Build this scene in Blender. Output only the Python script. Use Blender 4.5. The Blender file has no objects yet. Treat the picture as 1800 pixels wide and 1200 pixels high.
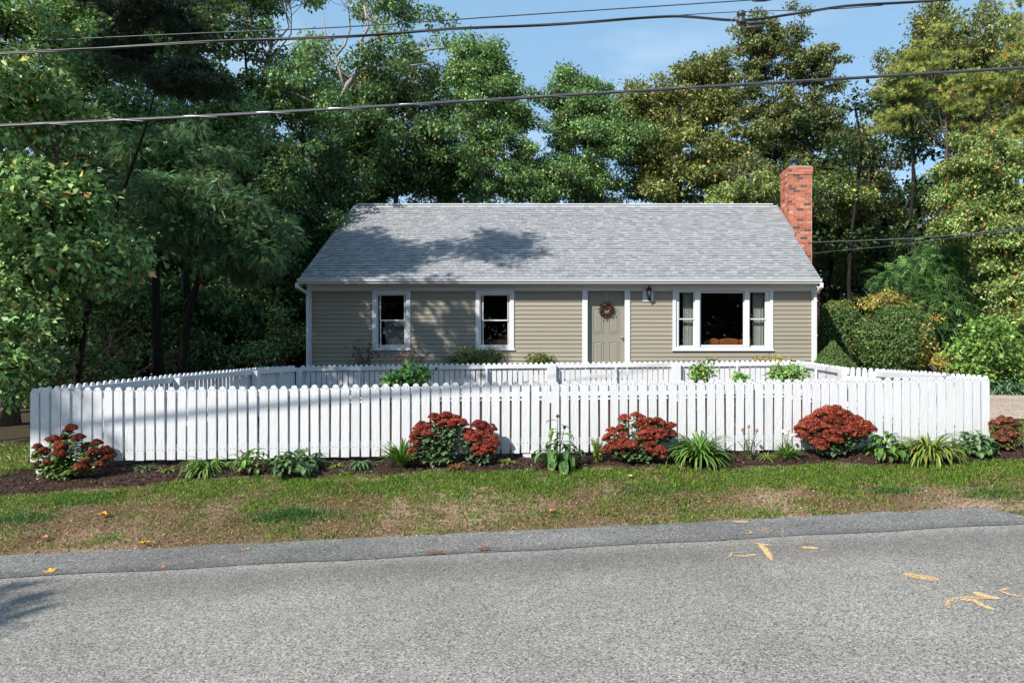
import bpy, math, random
import numpy as np
from mathutils import Vector, noise as mnoise
R = random.Random(7)
NR = np.random.RandomState(11)
C = bpy.context.scene.collection
PI = math.pi
CAMZ = 1.5
F = 1200.0
CX, CY = 1030.0, 600.0
SUN = np.array([-0.80, -1.0, 1.05])          # towards the sun

# ------------------------------------------------------------------ ground
def sstep(t):
    t = np.clip(t, 0, 1); return t*t*(3-2*t)
def edge_y(x): return 5.48 + .105*np.clip(x, -14, 14)
def seam_y(x): return 4.98 + .11*np.clip(x, -14, 14)
def fence_y(x): return 7.44 + .034*np.clip(x, -14, 14)
def ground(x, y):
    x = np.asarray(x, float); y = np.asarray(y, float)
    ye, yf = edge_y(x), fence_y(x)
    zr = .02*np.clip(x, -9, 9)
    zf = np.interp(x, [-12, -7, -5.83, -4.6, -.65, 4.5, 9], [.0, .0, .055, .15, .212, .29, .33])
    zb = np.interp(x, [-12, -6, 0, 5, 9], [.15, .22, .26, .31, .33])
    t = sstep((y-ye)/(yf-ye))
    z = zr + (zf-zr)*t
    t2 = sstep((y-yf)/(14-yf))
    z = np.where(y > yf, zf+(zb-zf)*t2, z)
    t3 = sstep((y-14)/3.0)
    z = np.where(y > 14, zb+(.45-zb)*t3, z)
    return z
def gz(x, y): return float(ground(x, y))
def P(px, py, Y): return Vector(((px-CX)*Y/F, Y, CAMZ+(CY-py)*Y/F))
def G(px, py):                                  # ground point seen at a place in the photo
    Y = 7.0
    for _ in range(40):
        z = gtop((px-CX)*Y/F, Y); Y = .5*Y+.5*(CAMZ-z)*F/(py-CY)
    x = (px-CX)*Y/F
    return Vector((x, Y, gtop(x, Y)))

def vnoise(x, y, s=1.0, seed=0):
    """smooth value noise, vectorised, 0..1"""
    x = np.asarray(x)*s+seed*17.3; y = np.asarray(y)*s+seed*9.1
    xi = np.floor(x).astype(np.int64); yi = np.floor(y).astype(np.int64)
    fx = x-xi; fy = y-yi; fx = fx*fx*(3-2*fx); fy = fy*fy*(3-2*fy)
    def h(a, b):
        n = (a*374761393+b*668265263+seed*2147483647) & 0xffffffff
        n = ((n ^ (n >> 13))*1274126177) & 0xffffffff
        n = n ^ (n >> 16)
        return (n & 0xffff)/65535.0
    return (h(xi, yi)*(1-fx)+h(xi+1, yi)*fx)*(1-fy)+(h(xi, yi+1)*(1-fx)+h(xi+1, yi+1)*fx)*fy
def fbm(x, y, s=1.0, seed=0, o=4):
    a = 0; w = 0; k = 1.0
    for i in range(o):
        a = a+k*vnoise(x, y, s*2**i, seed+i); w += k; k *= .55
    return a/w

def bed_front(x): return np.interp(x, [-8, -6.2, -5.3, -4.4, -3, -.65, 1.5, 3.3, 5, 7], [6.2, 6.35, 6.45, 6.62, 6.8, 6.93, 6.98, 7.02, 7.15, 7.4])+.05*np.sin(x*3.1)+.03*np.sin(x*7.7+1)
def gsurf(X, Y):
    z = ground(X, Y)
    bump = (fbm(X, Y, 3.0, 8, 3)-.5)*.05*np.clip((Y-edge_y(X))/.3, 0, 1)*np.clip((9-Y)/1., 0, 1)
    mound = .035*np.clip((Y-bed_front(X))/.25, 0, 1)*np.clip((8-Y)/.4, 0, 1)*(X > -7)*(X < 6)
    low = -.02*np.clip(1-(Y-edge_y(X))/.12, 0, 1)
    return z+bump*.8+mound+low
def gtop(x, y): return float(gsurf(np.array([x]), np.array([y]))[0])

# ------------------------------------------------------------------ materials
def mat(name, color=(.5, .5, .5), rough=.6, attr=None, var=0., vscale=6., bump=0., bscale=60., spec=.5,
        metal=0., trans=0., stretch=(1, 1, 1), vcol=None, coat=0.):
    m = bpy.data.materials.new(name); m.use_nodes = True
    n, l = m.node_tree.nodes, m.node_tree.links
    b = n['Principled BSDF']; out = n['Material Output']
    b.inputs['Roughness'].default_value = rough
    b.inputs['Specular IOR Level'].default_value = spec
    b.inputs['Metallic'].default_value = metal
    b.inputs['Coat Weight'].default_value = coat
    tc = n.new('ShaderNodeTexCoord'); mp = n.new('ShaderNodeMapping'); mp.inputs['Scale'].default_value = stretch
    l.new(tc.outputs['Object'], mp.inputs[0])
    oi = n.new('ShaderNodeObjectInfo'); cb = n.new('ShaderNodeCombineXYZ'); ml = n.new('ShaderNodeMath')
    ml.operation = 'MULTIPLY'; ml.inputs[1].default_value = 37.0
    l.new(oi.outputs['Random'], ml.inputs[0]); l.new(ml.outputs[0], cb.inputs[0]); l.new(ml.outputs[0], cb.inputs[2])
    l.new(cb.outputs[0], mp.inputs['Location'])
    if attr:
        a = n.new('ShaderNodeAttribute'); a.attribute_name = attr; col = a.outputs['Color']
    else:
        rgb = n.new('ShaderNodeRGB'); rgb.outputs[0].default_value = (*color, 1); col = rgb.outputs[0]
    if var > 0:
        nz = n.new('ShaderNodeTexNoise'); nz.inputs['Scale'].default_value = vscale; nz.inputs['Detail'].default_value = 5
        l.new(mp.outputs[0], nz.inputs['Vector'])
        mr = n.new('ShaderNodeMapRange'); mr.inputs['From Min'].default_value = .3; mr.inputs['From Max'].default_value = .7
        l.new(nz.outputs['Fac'], mr.inputs['Value'])
        mx = n.new('ShaderNodeMix'); mx.data_type = 'RGBA'; mx.blend_type = 'MULTIPLY' if vcol is None else 'MIX'
        if vcol is None:
            mr.inputs['To Min'].default_value = 1-var; mr.inputs['To Max'].default_value = 1+var
            mx.inputs['Factor'].default_value = 1
            l.new(col, mx.inputs['A']); l.new(mr.outputs[0], mx.inputs['B'])
        else:
            mr.inputs['To Min'].default_value = 0; mr.inputs['To Max'].default_value = var
            l.new(mr.outputs[0], mx.inputs['Factor']); l.new(col, mx.inputs['A']); mx.inputs['B'].default_value = (*vcol, 1)
        col = mx.outputs['Result']
    l.new(col, b.inputs['Base Color'])
    if bump > 0:
        nb = n.new('ShaderNodeTexNoise'); nb.inputs['Scale'].default_value = bscale; nb.inputs['Detail'].default_value = 4
        l.new(mp.outputs[0], nb.inputs['Vector'])
        bp = n.new('ShaderNodeBump'); bp.inputs['Strength'].default_value = bump; bp.inputs['Distance'].default_value = .01
        l.new(nb.outputs['Fac'], bp.inputs['Height']); l.new(bp.outputs[0], b.inputs['Normal'])
    if trans > 0:
        tr = n.new('ShaderNodeBsdfTranslucent'); l.new(col, tr.inputs['Color'])
        ms = n.new('ShaderNodeMixShader'); ms.inputs[0].default_value = trans
        l.new(b.outputs[0], ms.inputs[1]); l.new(tr.outputs[0], ms.inputs[2]); l.new(ms.outputs[0], out.inputs['Surface'])
    return m

def asphalt_mat(name, dark, light, tint, scale, dirt):
    m = bpy.data.materials.new(name); m.use_nodes = True
    n, l = m.node_tree.nodes, m.node_tree.links
    b = n['Principled BSDF']; b.inputs['Roughness'].default_value = .85; b.inputs['Specular IOR Level'].default_value = .3
    tc = n.new('ShaderNodeTexCoord')
    v = n.new('ShaderNodeTexVoronoi'); v.inputs['Scale'].default_value = scale; l.new(tc.outputs['Object'], v.inputs['Vector'])
    sp = n.new('ShaderNodeSeparateColor'); l.new(v.outputs['Color'], sp.inputs[0])
    cr = n.new('ShaderNodeValToRGB'); e = cr.color_ramp.elements
    e[0].position = .0; e[0].color = (*dark, 1); e[1].position = 1; e[1].color = (*light, 1)
    k = e.new(.55); k.color = tuple(.5*a+.5*c for a, c in zip(dark, light))+(1,)
    k = e.new(.86); k.color = (*tint, 1)
    l.new(sp.outputs[0], cr.inputs[0])
    nz = n.new('ShaderNodeTexNoise'); nz.inputs['Scale'].default_value = .9; nz.inputs['Detail'].default_value = 6; nz.inputs['Roughness'].default_value = .65
    l.new(tc.outputs['Object'], nz.inputs['Vector'])
    mr = n.new('ShaderNodeMapRange'); mr.inputs['From Min'].default_value = .3; mr.inputs['From Max'].default_value = .7
    mr.inputs['To Min'].default_value = 1-dirt; mr.inputs['To Max'].default_value = 1+dirt; l.new(nz.outputs['Fac'], mr.inputs['Value'])
    mx = n.new('ShaderNodeMix'); mx.data_type = 'RGBA'; mx.blend_type = 'MULTIPLY'; mx.inputs['Factor'].default_value = 1
    l.new(cr.outputs[0], mx.inputs['A']); l.new(mr.outputs[0], mx.inputs['B'])
    a = n.new('ShaderNodeAttribute'); a.attribute_name = 'wear'
    m2 = n.new('ShaderNodeMix'); m2.data_type = 'RGBA'; m2.blend_type = 'MULTIPLY'; m2.inputs['Factor'].default_value = 1
    l.new(mx.outputs['Result'], m2.inputs['A']); l.new(a.outputs['Fac'], m2.inputs['B'])
    l.new(m2.outputs['Result'], b.inputs['Base Color'])
    bp = n.new('ShaderNodeBump'); bp.inputs['Strength'].default_value = .6; bp.inputs['Distance'].default_value = .004
    l.new(sp.outputs[1], bp.inputs['Height']); l.new(bp.outputs[0], b.inputs['Normal'])
    return m

M = {}
M['white'] = mat('white_paint', (.635, .64, .655), .45, var=.05, vscale=3, bump=.15, bscale=40)
M['picket'] = mat('picket_paint', (.635, .64, .66), .5, var=.5, vscale=4, bump=.6, bscale=26, stretch=(3, 3, .35), vcol=(.56, .56, .57))
M['trim'] = mat('house_trim_paint', (.635, .64, .655), .4, var=.04, vscale=2)
M['siding'] = mat('siding_paint', (.275, .243, .187), .55, var=.06, vscale=1.5, bump=.25, bscale=30, stretch=(.2, 1, 2.5))
M['doorpaint'] = mat('door_paint', (.235, .222, .18), .45, var=.03, vscale=2)
M['shingle'] = mat('shingle_grit', attr='Col', rough=.9, var=.16, vscale=90, bump=.5, bscale=300)
M['brick'] = mat('brick_face', attr='Col', rough=.85, var=.18, vscale=25, bump=.6, bscale=90)
M['mortar'] = mat('mortar', (.52, .42, .36), .9, var=.15, vscale=20)
M['screw'] = mat('screw_head', (.08, .08, .085), .5, metal=.6)
M['leaf'] = mat('leaf', attr='Col', rough=.45, spec=.38, trans=.26)
M['needle'] = mat('needle', attr='Col', rough=.55, spec=.3, trans=.2)
M['petal'] = mat('flower', attr='Col', rough=.75, spec=.2, trans=.1)
M['darkbark'] = mat('dark_bark', (.022, .019, .016), .95, spec=.1, var=.3, vscale=5, bump=1, bscale=18, stretch=(3, 3, .5))
M['bark'] = mat('bark', (.095, .078, .062), .9, var=.35, vscale=5, bump=1, bscale=18, stretch=(3, 3, .5))
M['palebark'] = mat('pale_bark', (.30, .26, .22), .9, var=.35, vscale=5, bump=1, bscale=18, stretch=(3, 3, .5))
M['stem'] = mat('stem', (.10, .13, .04), .6, var=.2)
M['twig'] = mat('twig', (.20, .10, .07), .8, var=.3)
M['grass'] = mat('grass_blade', attr='Col', rough=.5, spec=.3, trans=.35)
M['chip'] = mat('mulch_chip', attr='Col', rough=.9, var=.2, vscale=60)
M['cable'] = mat('cable_rubber', (.035, .035, .038), .42, var=.3, vscale=8, spec=.6)
M['steelwire'] = mat('steel_wire', (.35, .35, .36), .35, metal=.8)
M['blackmetal'] = mat('black_metal', (.02, .02, .022), .4, metal=.5)
M['brass'] = mat('brass', (.55, .38, .12), .28, metal=1)
M['alu'] = mat('flashing_metal', (.55, .58, .62), .35, metal=.7, var=.1)
M['leather'] = mat('brown_leather', (.42, .13, .045), .35, var=.2, vscale=4)
M['curtain'] = mat('curtain_fabric', (.75, .76, .68), .8)
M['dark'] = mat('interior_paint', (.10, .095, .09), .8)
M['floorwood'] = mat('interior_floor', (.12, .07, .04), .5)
M['concrete'] = mat('foundation_concrete', (.35, .34, .32), .9, var=.15, bump=.4)
M['blind'] = mat('window_shade', (.30, .28, .29), .8, var=.05)
M['wreath'] = mat('wreath_twigs', attr='Col', rough=.8)
def glass_mat(name, refl, trans_col):
    m = bpy.data.materials.new(name); m.use_nodes = True
    n, l = m.node_tree.nodes, m.node_tree.links; n.remove(n['Principled BSDF'])
    t = n.new('ShaderNodeBsdfTransparent'); t.inputs[0].default_value = (*trans_col, 1)
    g = n.new('ShaderNodeBsdfGlossy'); g.inputs['Roughness'].default_value = .015
    lw = n.new('ShaderNodeLayerWeight'); pw = n.new('ShaderNodeMath'); pw.operation = 'POWER'; pw.inputs[1].default_value = 5; l.new(lw.outputs['Facing'], pw.inputs[0])
    mt = n.new('ShaderNodeMath'); mt.operation = 'MULTIPLY_ADD'; mt.inputs[1].default_value = .9; mt.inputs[2].default_value = refl
    ms = n.new('ShaderNodeMixShader'); l.new(pw.outputs[0], mt.inputs[0]); l.new(mt.outputs[0], ms.inputs[0])
    l.new(t.outputs[0], ms.inputs[1]); l.new(g.outputs[0], ms.inputs[2]); l.new(ms.outputs[0], n['Material Output'].inputs[0])
    return m
M['glass'] = glass_mat('window_glass', .05, (.80, .82, .82))
M['lampglass'] = glass_mat('lantern_glass', .06, (.9, .9, .9))
def paint_mark_mat():
    m = bpy.data.materials.new('orange_marking_paint'); m.use_nodes = True
    n, l = m.node_tree.nodes, m.node_tree.links; b = n['Principled BSDF']
    b.inputs['Base Color'].default_value = (.66, .44, .21, 1); b.inputs['Roughness'].default_value = .8
    tc = n.new('ShaderNodeTexCoord')
    a = n.new('ShaderNodeTexNoise'); a.inputs['Scale'].default_value = 90; a.inputs['Detail'].default_value = 3
    l.new(tc.outputs['Object'], a.inputs['Vector'])
    at = n.new('ShaderNodeAttribute'); at.attribute_name = 'cover'
    ad = n.new('ShaderNodeMath'); ad.operation = 'ADD'; l.new(a.outputs['Fac'], ad.inputs[0]); l.new(at.outputs['Fac'], ad.inputs[1])
    mr = n.new('ShaderNodeMapRange'); mr.inputs['From Min'].default_value = .98; mr.inputs['From Max'].default_value = 1.16
    l.new(ad.outputs[0], mr.inputs['Value'])
    t = n.new('ShaderNodeBsdfTransparent'); ms = n.new('ShaderNodeMixShader')
    l.new(mr.outputs[0], ms.inputs[0]); l.new(t.outputs[0], ms.inputs[1]); l.new(b.outputs[0], ms.inputs[2])
    l.new(ms.outputs[0], n['Material Output'].inputs[0])
    return m
M['mark'] = paint_mark_mat()
def ground_mat():
    m = bpy.data.materials.new('soil_and_sand'); m.use_nodes = True
    n, l = m.node_tree.nodes, m.node_tree.links; b = n['Principled BSDF']; b.inputs['Roughness'].default_value = .95
    b.inputs['Specular IOR Level'].default_value = .1
    tc = n.new('ShaderNodeTexCoord'); at = n.new('ShaderNodeAttribute'); at.attribute_name = 'Col'
    a = n.new('ShaderNodeTexNoise'); a.inputs['Scale'].default_value = 55; a.inputs['Detail'].default_value = 6; a.inputs['Roughness'].default_value = .7
    l.new(tc.outputs['Object'], a.inputs['Vector'])
    mr = n.new('ShaderNodeMapRange'); mr.inputs['From Min'].default_value = .3; mr.inputs['From Max'].default_value = .7
    mr.inputs['To Min'].default_value = .55; mr.inputs['To Max'].default_value = 1.45; l.new(a.outputs['Fac'], mr.inputs['Value'])
    mx = n.new('ShaderNodeMix'); mx.data_type = 'RGBA'; mx.blend_type = 'MULTIPLY'; mx.inputs['Factor'].default_value = 1
    l.new(at.outputs['Color'], mx.inputs['A']); l.new(mr.outputs[0], mx.inputs['B']); l.new(mx.outputs['Result'], b.inputs['Base Color'])
    bp = n.new('ShaderNodeBump'); bp.inputs['Strength'].default_value = .9; bp.inputs['Distance'].default_value = .012
    l.new(a.outputs['Fac'], bp.inputs['Height']); l.new(bp.outputs[0], b.inputs['Normal'])
    return m
M['ground'] = ground_mat()
M['road'] = asphalt_mat('road_asphalt', (.072, .068, .064), (.48, .462, .435), (.33, .27, .21), 135, .16)
M['berm'] = asphalt_mat('berm_asphalt', (.058, .055, .052), (.50, .48, .455), (.17, .155, .14), 105, .22)

# ------------------------------------------------------------------ object helpers
def tag(o, label=None, cat=None, group=None, kind=None):
    if label: o['label'] = label
    if cat: o['category'] = cat
    if group: o['group'] = group
    if kind: o['kind'] = kind
    return o
def thing(name, label, cat, loc=(0, 0, 0), group=None, rz=0):
    o = bpy.data.objects.new(name, None); C.objects.link(o); o.location = loc; o.rotation_euler = (0, 0, rz)
    o.empty_display_size = .1
    return tag(o, label, cat, group)

class MB:
    """collects geometry; build() links it as ONE mesh object. Vertices are in world space unless local=True"""
    def __init__(s): s.v = []; s.f = []; s.c = []; s.m = []; s.n = 0
    def add(s, verts, faces, col=(1, 1, 1), mi=0):
        s.v.extend([tuple(x) for x in verts]); k = s.n
        for f in faces: s.f.append([i+k for i in f]); s.c.append(col); s.m.append(mi)
        s.n += len(verts); return s
    def box(s, x0, x1, y0, y1, z0, z1, col=(1, 1, 1), mi=0):
        v = [(x, y, z) for x in (x0, x1) for y in (y0, y1) for z in (z0, z1)]
        return s.add(v, [(0, 1, 3, 2), (4, 6, 7, 5), (0, 4, 5, 1), (2, 3, 7, 6), (0, 2, 6, 4), (1, 5, 7, 3)], col, mi)
    def obox(s, c, ux, uy, uz, hx, hy, hz, col=(1, 1, 1), mi=0):
        c = Vector(c); ux, uy, uz = Vector(ux).normalized(), Vector(uy).normalized(), Vector(uz).normalized()
        v = [c+ux*hx*a+uy*hy*b+uz*hz*d for a in (-1, 1) for b in (-1, 1) for d in (-1, 1)]
        return s.add(v, [(0, 1, 3, 2), (4, 6, 7, 5), (0, 4, 5, 1), (2, 3, 7, 6), (0, 2, 6, 4), (1, 5, 7, 3)], col, mi)
    def tube(s, pts, rad, seg=6, col=(1, 1, 1), mi=0, cap=True):
        pts = [Vector(p) for p in pts]; n = len(pts)
        if not hasattr(rad, '__len__'): rad = [rad]*n
        up = Vector((0, 0, 1)); vs = []
        t0 = (pts[1]-pts[0]).normalized()
        a = t0.cross(up if abs(t0.z) < .9 else Vector((1, 0, 0))).normalized()
        for i, p in enumerate(pts):
            t = (pts[min(i+1, n-1)]-pts[max(i-1, 0)]).normalized()
            a = (a-t*a.dot(t)).normalized(); b = t.cross(a)
            for k in range(seg):
                g = 2*PI*k/seg; vs.append(p+(a*math.cos(g)+b*math.sin(g))*rad[i])
        fs = [(i*seg+k, i*seg+(k+1) % seg, (i+1)*seg+(k+1) % seg, (i+1)*seg+k) for i in range(n-1) for k in range(seg)]
        if cap: fs += [tuple(range(seg))[::-1], tuple((n-1)*seg+k for k in range(seg))]
        return s.add(vs, fs, col, mi)
    def lathe(s, c, prof, seg=16, col=(1, 1, 1), mi=0, axis='z'):
        vs = []
        for r, h in prof:
            for k in range(seg):
                g = 2*PI*k/seg
                d = (r*math.cos(g), r*math.sin(g), h) if axis == 'z' else (r*math.cos(g), h, r*math.sin(g))
                vs.append((c[0]+d[0], c[1]+d[1], c[2]+d[2]))
        n = len(prof)
        fs = [(i*seg+k, i*seg+(k+1) % seg, (i+1)*seg+(k+1) % seg, (i+1)*seg+k) for i in range(n-1) for k in range(seg)]
        fs += [tuple(range(seg))[::-1], tuple((n-1)*seg+k for k in range(seg))]
        return s.add(vs, fs, col, mi)
    def prism(s, poly, d0, d1, fn, col=(1, 1, 1), mi=0):
        """poly of 2D points extruded between d0 and d1, fn(u, v, d) -> point"""
        n = len(poly); vs = [fn(u, v, d) for d in (d0, d1) for u, v in poly]
        fs = [(i, (i+1) % n, n+(i+1) % n, n+i) for i in range(n)]+[tuple(range(n))[::-1], tuple(range(n, 2*n))]
        return s.add(vs, fs, col, mi)
    def build(s, name, mats, parent=None, smooth=False, bevel=0):
        me = bpy.data.meshes.new(name)
        off = Vector((0, 0, 0))
        if parent is not None: off = world_loc(parent)
        vs = [(v[0]-off[0], v[1]-off[1], v[2]-off[2]) for v in s.v]
        me.from_pydata(vs, [], s.f)
        if not isinstance(mats, (list, tuple)): mats = [mats]
        for m in mats: me.materials.append(m)
        if len(mats) > 1: me.polygons.foreach_set('material_index', s.m)
        at = me.attributes.new('Col', 'FLOAT_COLOR', 'FACE')
        c = np.ones((len(s.f), 4), np.float32); c[:, :3] = np.array(s.c, np.float32).reshape(-1, 3); at.data.foreach_set('color', c.ravel())
        if smooth: me.polygons.foreach_set('use_smooth', [True]*len(s.f))
        me.update(); import bmesh
        bm = bmesh.new(); bm.from_mesh(me); bmesh.ops.recalc_face_normals(bm, faces=bm.faces); bm.to_mesh(me); bm.free()
        o = bpy.data.objects.new(name, me); C.objects.link(o)
        if parent is not None: o.parent = parent
        if bevel:
            b = o.modifiers.new('b', 'BEVEL'); b.width = bevel; b.segments = 1; b.limit_method = 'ANGLE'
        return o
def world_loc(o):
    v = Vector(o.location)
    p = o.parent
    while p: v = v+Vector(p.location); p = p.parent
    return v

def quads_obj(name, verts, cols, material, parent=None, nv=4):
    """verts (N, nv, 3) world space, cols (N, 3): N faces in one mesh, vectorised"""
    verts = np.asarray(verts, np.float32); N = verts.shape[0]
    if parent is not None: verts = verts-np.array(world_loc(parent), np.float32)
    me = bpy.data.meshes.new(name)
    me.vertices.add(N*nv); me.vertices.foreach_set('co', verts.ravel())
    me.loops.add(N*nv); me.loops.foreach_set('vertex_index', np.arange(N*nv, dtype=np.int32))
    me.polygons.add(N); me.polygons.foreach_set('loop_start', np.arange(0, N*nv, nv, dtype=np.int32))
    me.polygons.foreach_set('loop_total', np.full(N, nv, np.int32))
    me.materials.append(material)
    at = me.attributes.new('Col', 'FLOAT_COLOR', 'FACE')
    c = np.ones((N, 4), np.float32); c[:, :3] = cols; at.data.foreach_set('color', c.ravel())
    me.update(calc_edges=True)
    o = bpy.data.objects.new(name, me); C.objects.link(o)
    if parent is not None: o.parent = parent
    return o

def nrm(v): return v/np.maximum(np.linalg.norm(v, axis=-1, keepdims=True), 1e-9)
def leaf_quads(pos, d, up, L, W, fold=.18):
    """pos base (N,3), d direction, up roughly the leaf's face normal, L, W (N,)"""
    d = nrm(d); s = nrm(np.cross(d, up)); n = np.cross(s, d)
    L = np.asarray(L)[:, None]; W = np.asarray(W)[:, None]
    a = pos; t = pos+d*L-n*L*.12
    m = pos+d*L*.45+n*W*fold
    return np.stack([a, m+s*W*.5, t, m-s*W*.5], 1)
def pick_cols(N, pal, jit=.22, rs=NR):
    cols = np.array([p[0] for p in pal], float); w = np.array([p[1] for p in pal], float); w /= w.sum()
    c = cols[rs.choice(len(pal), N, p=w)]
    return np.clip(c*(1+jit*rs.randn(N, 1)).clip(.4, 1.9)*(1+.08*rs.randn(N, 3)), .004, .95)
# ------------------------------------------------------------------ camera, light, sky
cam_d = bpy.data.cameras.new('camera'); cam = bpy.data.objects.new('camera', cam_d); C.objects.link(cam)
cam.location = (0, 0, CAMZ); cam.rotation_euler = (PI/2, 0, 0)
cam_d.sensor_width = 36; cam_d.lens = 24; cam_d.shift_x = (900-CX)/1800; cam_d.clip_end = 3000
bpy.context.scene.camera = cam
sd = SUN/np.linalg.norm(SUN)
sl = bpy.data.lights.new('sun', 'SUN'); sl.energy = 5.0; sl.angle = math.radians(.53); sl.color = (1, .95, .87)
so = bpy.data.objects.new('sun', sl); C.objects.link(so)
so.rotation_euler = Vector(sd).to_track_quat('Z', 'Y').to_euler(); so.location = (-20, -20, 30)
w = bpy.data.worlds.new('World'); bpy.context.scene.world = w; w.use_nodes = True
wn, wl = w.node_tree.nodes, w.node_tree.links; bg = wn['Background']
sky = wn.new('ShaderNodeTexSky'); sky.sky_type = 'NISHITA'; sky.sun_disc = False
sky.sun_elevation = math.asin(sd[2]); sky.sun_rotation = math.atan2(sd[0], sd[1])
sky.air_density = 1.0; sky.dust_density = .6; sky.ozone_density = 1.6
# thin high cloud: part of the sky itself, drifting veils near the horizon side
tcw = wn.new('ShaderNodeTexCoord'); mpw = wn.new('ShaderNodeMapping'); mpw.inputs['Scale'].default_value = (1.6, 1.6, 5.0)
wl.new(tcw.outputs['Generated'], mpw.inputs[0])
nw = wn.new('ShaderNodeTexNoise'); nw.inputs['Scale'].default_value = 2.1; nw.inputs['Detail'].default_value = 7; nw.inputs['Roughness'].default_value = .55
wl.new(mpw.outputs[0], nw.inputs['Vector'])
mw = wn.new('ShaderNodeMapRange'); mw.inputs['From Min'].default_value = .50; mw.inputs['From Max'].default_value = .80; mw.inputs['To Max'].default_value = .4
wl.new(nw.outputs['Fac'], mw.inputs['Value'])
x0w = wn.new('ShaderNodeMix'); x0w.data_type = 'RGBA'; x0w.inputs['Factor'].default_value = .6; x0w.inputs['B'].default_value = (2.3, 4.1, 5.9, 1); wl.new(sky.outputs[0], x0w.inputs['A'])
xw = wn.new('ShaderNodeMix'); xw.data_type = 'RGBA'; xw.inputs['B'].default_value = (5.6, 6.3, 7.0, 1)
wl.new(mw.outputs[0], xw.inputs['Factor']); wl.new(x0w.outputs['Result'], xw.inputs['A']); wl.new(xw.outputs['Result'], bg.inputs[0])
bg.inputs[1].default_value = .125
vs = bpy.context.scene.view_settings; vs.view_transform = 'Standard'; vs.look = 'None'; vs.exposure = .43; vs.gamma = 1
bpy.context.scene.cycles.max_bounces = 6; bpy.context.scene.cycles.transparent_max_bounces = 12

# ------------------------------------------------------------------ ground, road
def grid_obj(name, xs, ys, zf, material, colf=None, attr='Col', mask=None):
    X, Y = np.meshgrid(xs, ys); Z = zf(X, Y)
    v = np.stack([X, Y, Z], -1).reshape(-1, 3)
    nx, ny = len(xs), len(ys)
    i = np.arange(nx*ny).reshape(ny, nx)
    f = np.stack([i[:-1, :-1], i[:-1, 1:], i[1:, 1:], i[1:, :-1]], -1).reshape(-1, 4)
    if mask is not None:
        f = f[mask(v[f].mean(1))]
    me = bpy.data.meshes.new(name); me.vertices.add(len(v)); me.vertices.foreach_set('co', v.astype(np.float32).ravel())
    me.loops.add(f.size); me.loops.foreach_set('vertex_index', f.astype(np.int32).ravel())
    me.polygons.add(len(f)); me.polygons.foreach_set('loop_start', np.arange(0, f.size, 4, dtype=np.int32))
    me.polygons.foreach_set('loop_total', np.full(len(f), 4, np.int32)); me.materials.append(material)
    me.polygons.foreach_set('use_smooth', [True]*len(f))
    if colf is not None:
        at = me.attributes.new(attr, 'FLOAT_COLOR', 'POINT'); c = np.ones((len(v), 4), np.float32); c[:, :3] = colf(v[:, 0], v[:, 1]); at.data.foreach_set('color', c.ravel())
    me.update(calc_edges=True)
    o = bpy.data.objects.new(name, me); C.objects.link(o); return o

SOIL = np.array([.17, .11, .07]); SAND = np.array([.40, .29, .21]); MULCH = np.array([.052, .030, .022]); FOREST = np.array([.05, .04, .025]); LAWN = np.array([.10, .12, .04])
def mixc(a, b, t): return a*(1-t[:, None])+b*t[:, None]
def ground_cols(x, y):
    n1 = fbm(x, y, .8, 3); n2 = fbm(x, y, 2.6, 5)
    c = mixc(np.tile(SOIL, (len(x), 1)), np.tile(SAND, (len(x), 1)), np.clip((n1-.42)*5, 0, 1)*.8)
    # sandier by the pavement, browner where thatch lies
    c = mixc(c, np.tile(SAND*1.05, (len(x), 1)), np.clip(1-(y-edge_y(x))/.35, 0, 1)*np.clip((n2-.4)*4, 0, 1))
    c = mixc(c, np.tile(np.array([.12, .095, .045]), (len(x), 1)), np.clip((n2-.40)*6, 0, 1)*.8)
    bed = np.clip((y-bed_front(x)+.06*(n2-.5))/.05, 0, 1)*np.clip((6.5-x)/.5, 0, 1)*np.clip((x+6.9+.5*(n1-.5))/.3, 0, 1)
    c = mixc(c, np.tile(MULCH, (len(x), 1)), bed)
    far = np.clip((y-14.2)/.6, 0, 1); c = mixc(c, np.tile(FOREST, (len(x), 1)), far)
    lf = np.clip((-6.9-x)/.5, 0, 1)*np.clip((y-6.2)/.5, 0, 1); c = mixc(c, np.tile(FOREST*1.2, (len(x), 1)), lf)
    rt = np.clip((x-5.2)/.5, 0, 1)*np.clip((y-6.6)/.5, 0, 1)*(1-far); c = mixc(c, np.tile(LAWN, (len(x), 1)), rt)
    return c
xs = np.concatenate([[-400, -150, -60, -30, -18], np.arange(-12, -7, .5), np.arange(-7, 7.5, .07), np.arange(7.5, 13, .5), [16, 22, 40, 90, 200, 400]])
ys = np.concatenate([[-300, -60, -15, 0, 3, 4], np.arange(4.4, 8.2, .06), np.arange(8.2, 20, .35), [21, 24, 30, 40, 60, 120, 400, 900]])
tag(grid_obj('ground', xs, ys, gsurf, M['ground'], ground_cols), kind='structure')

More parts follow.
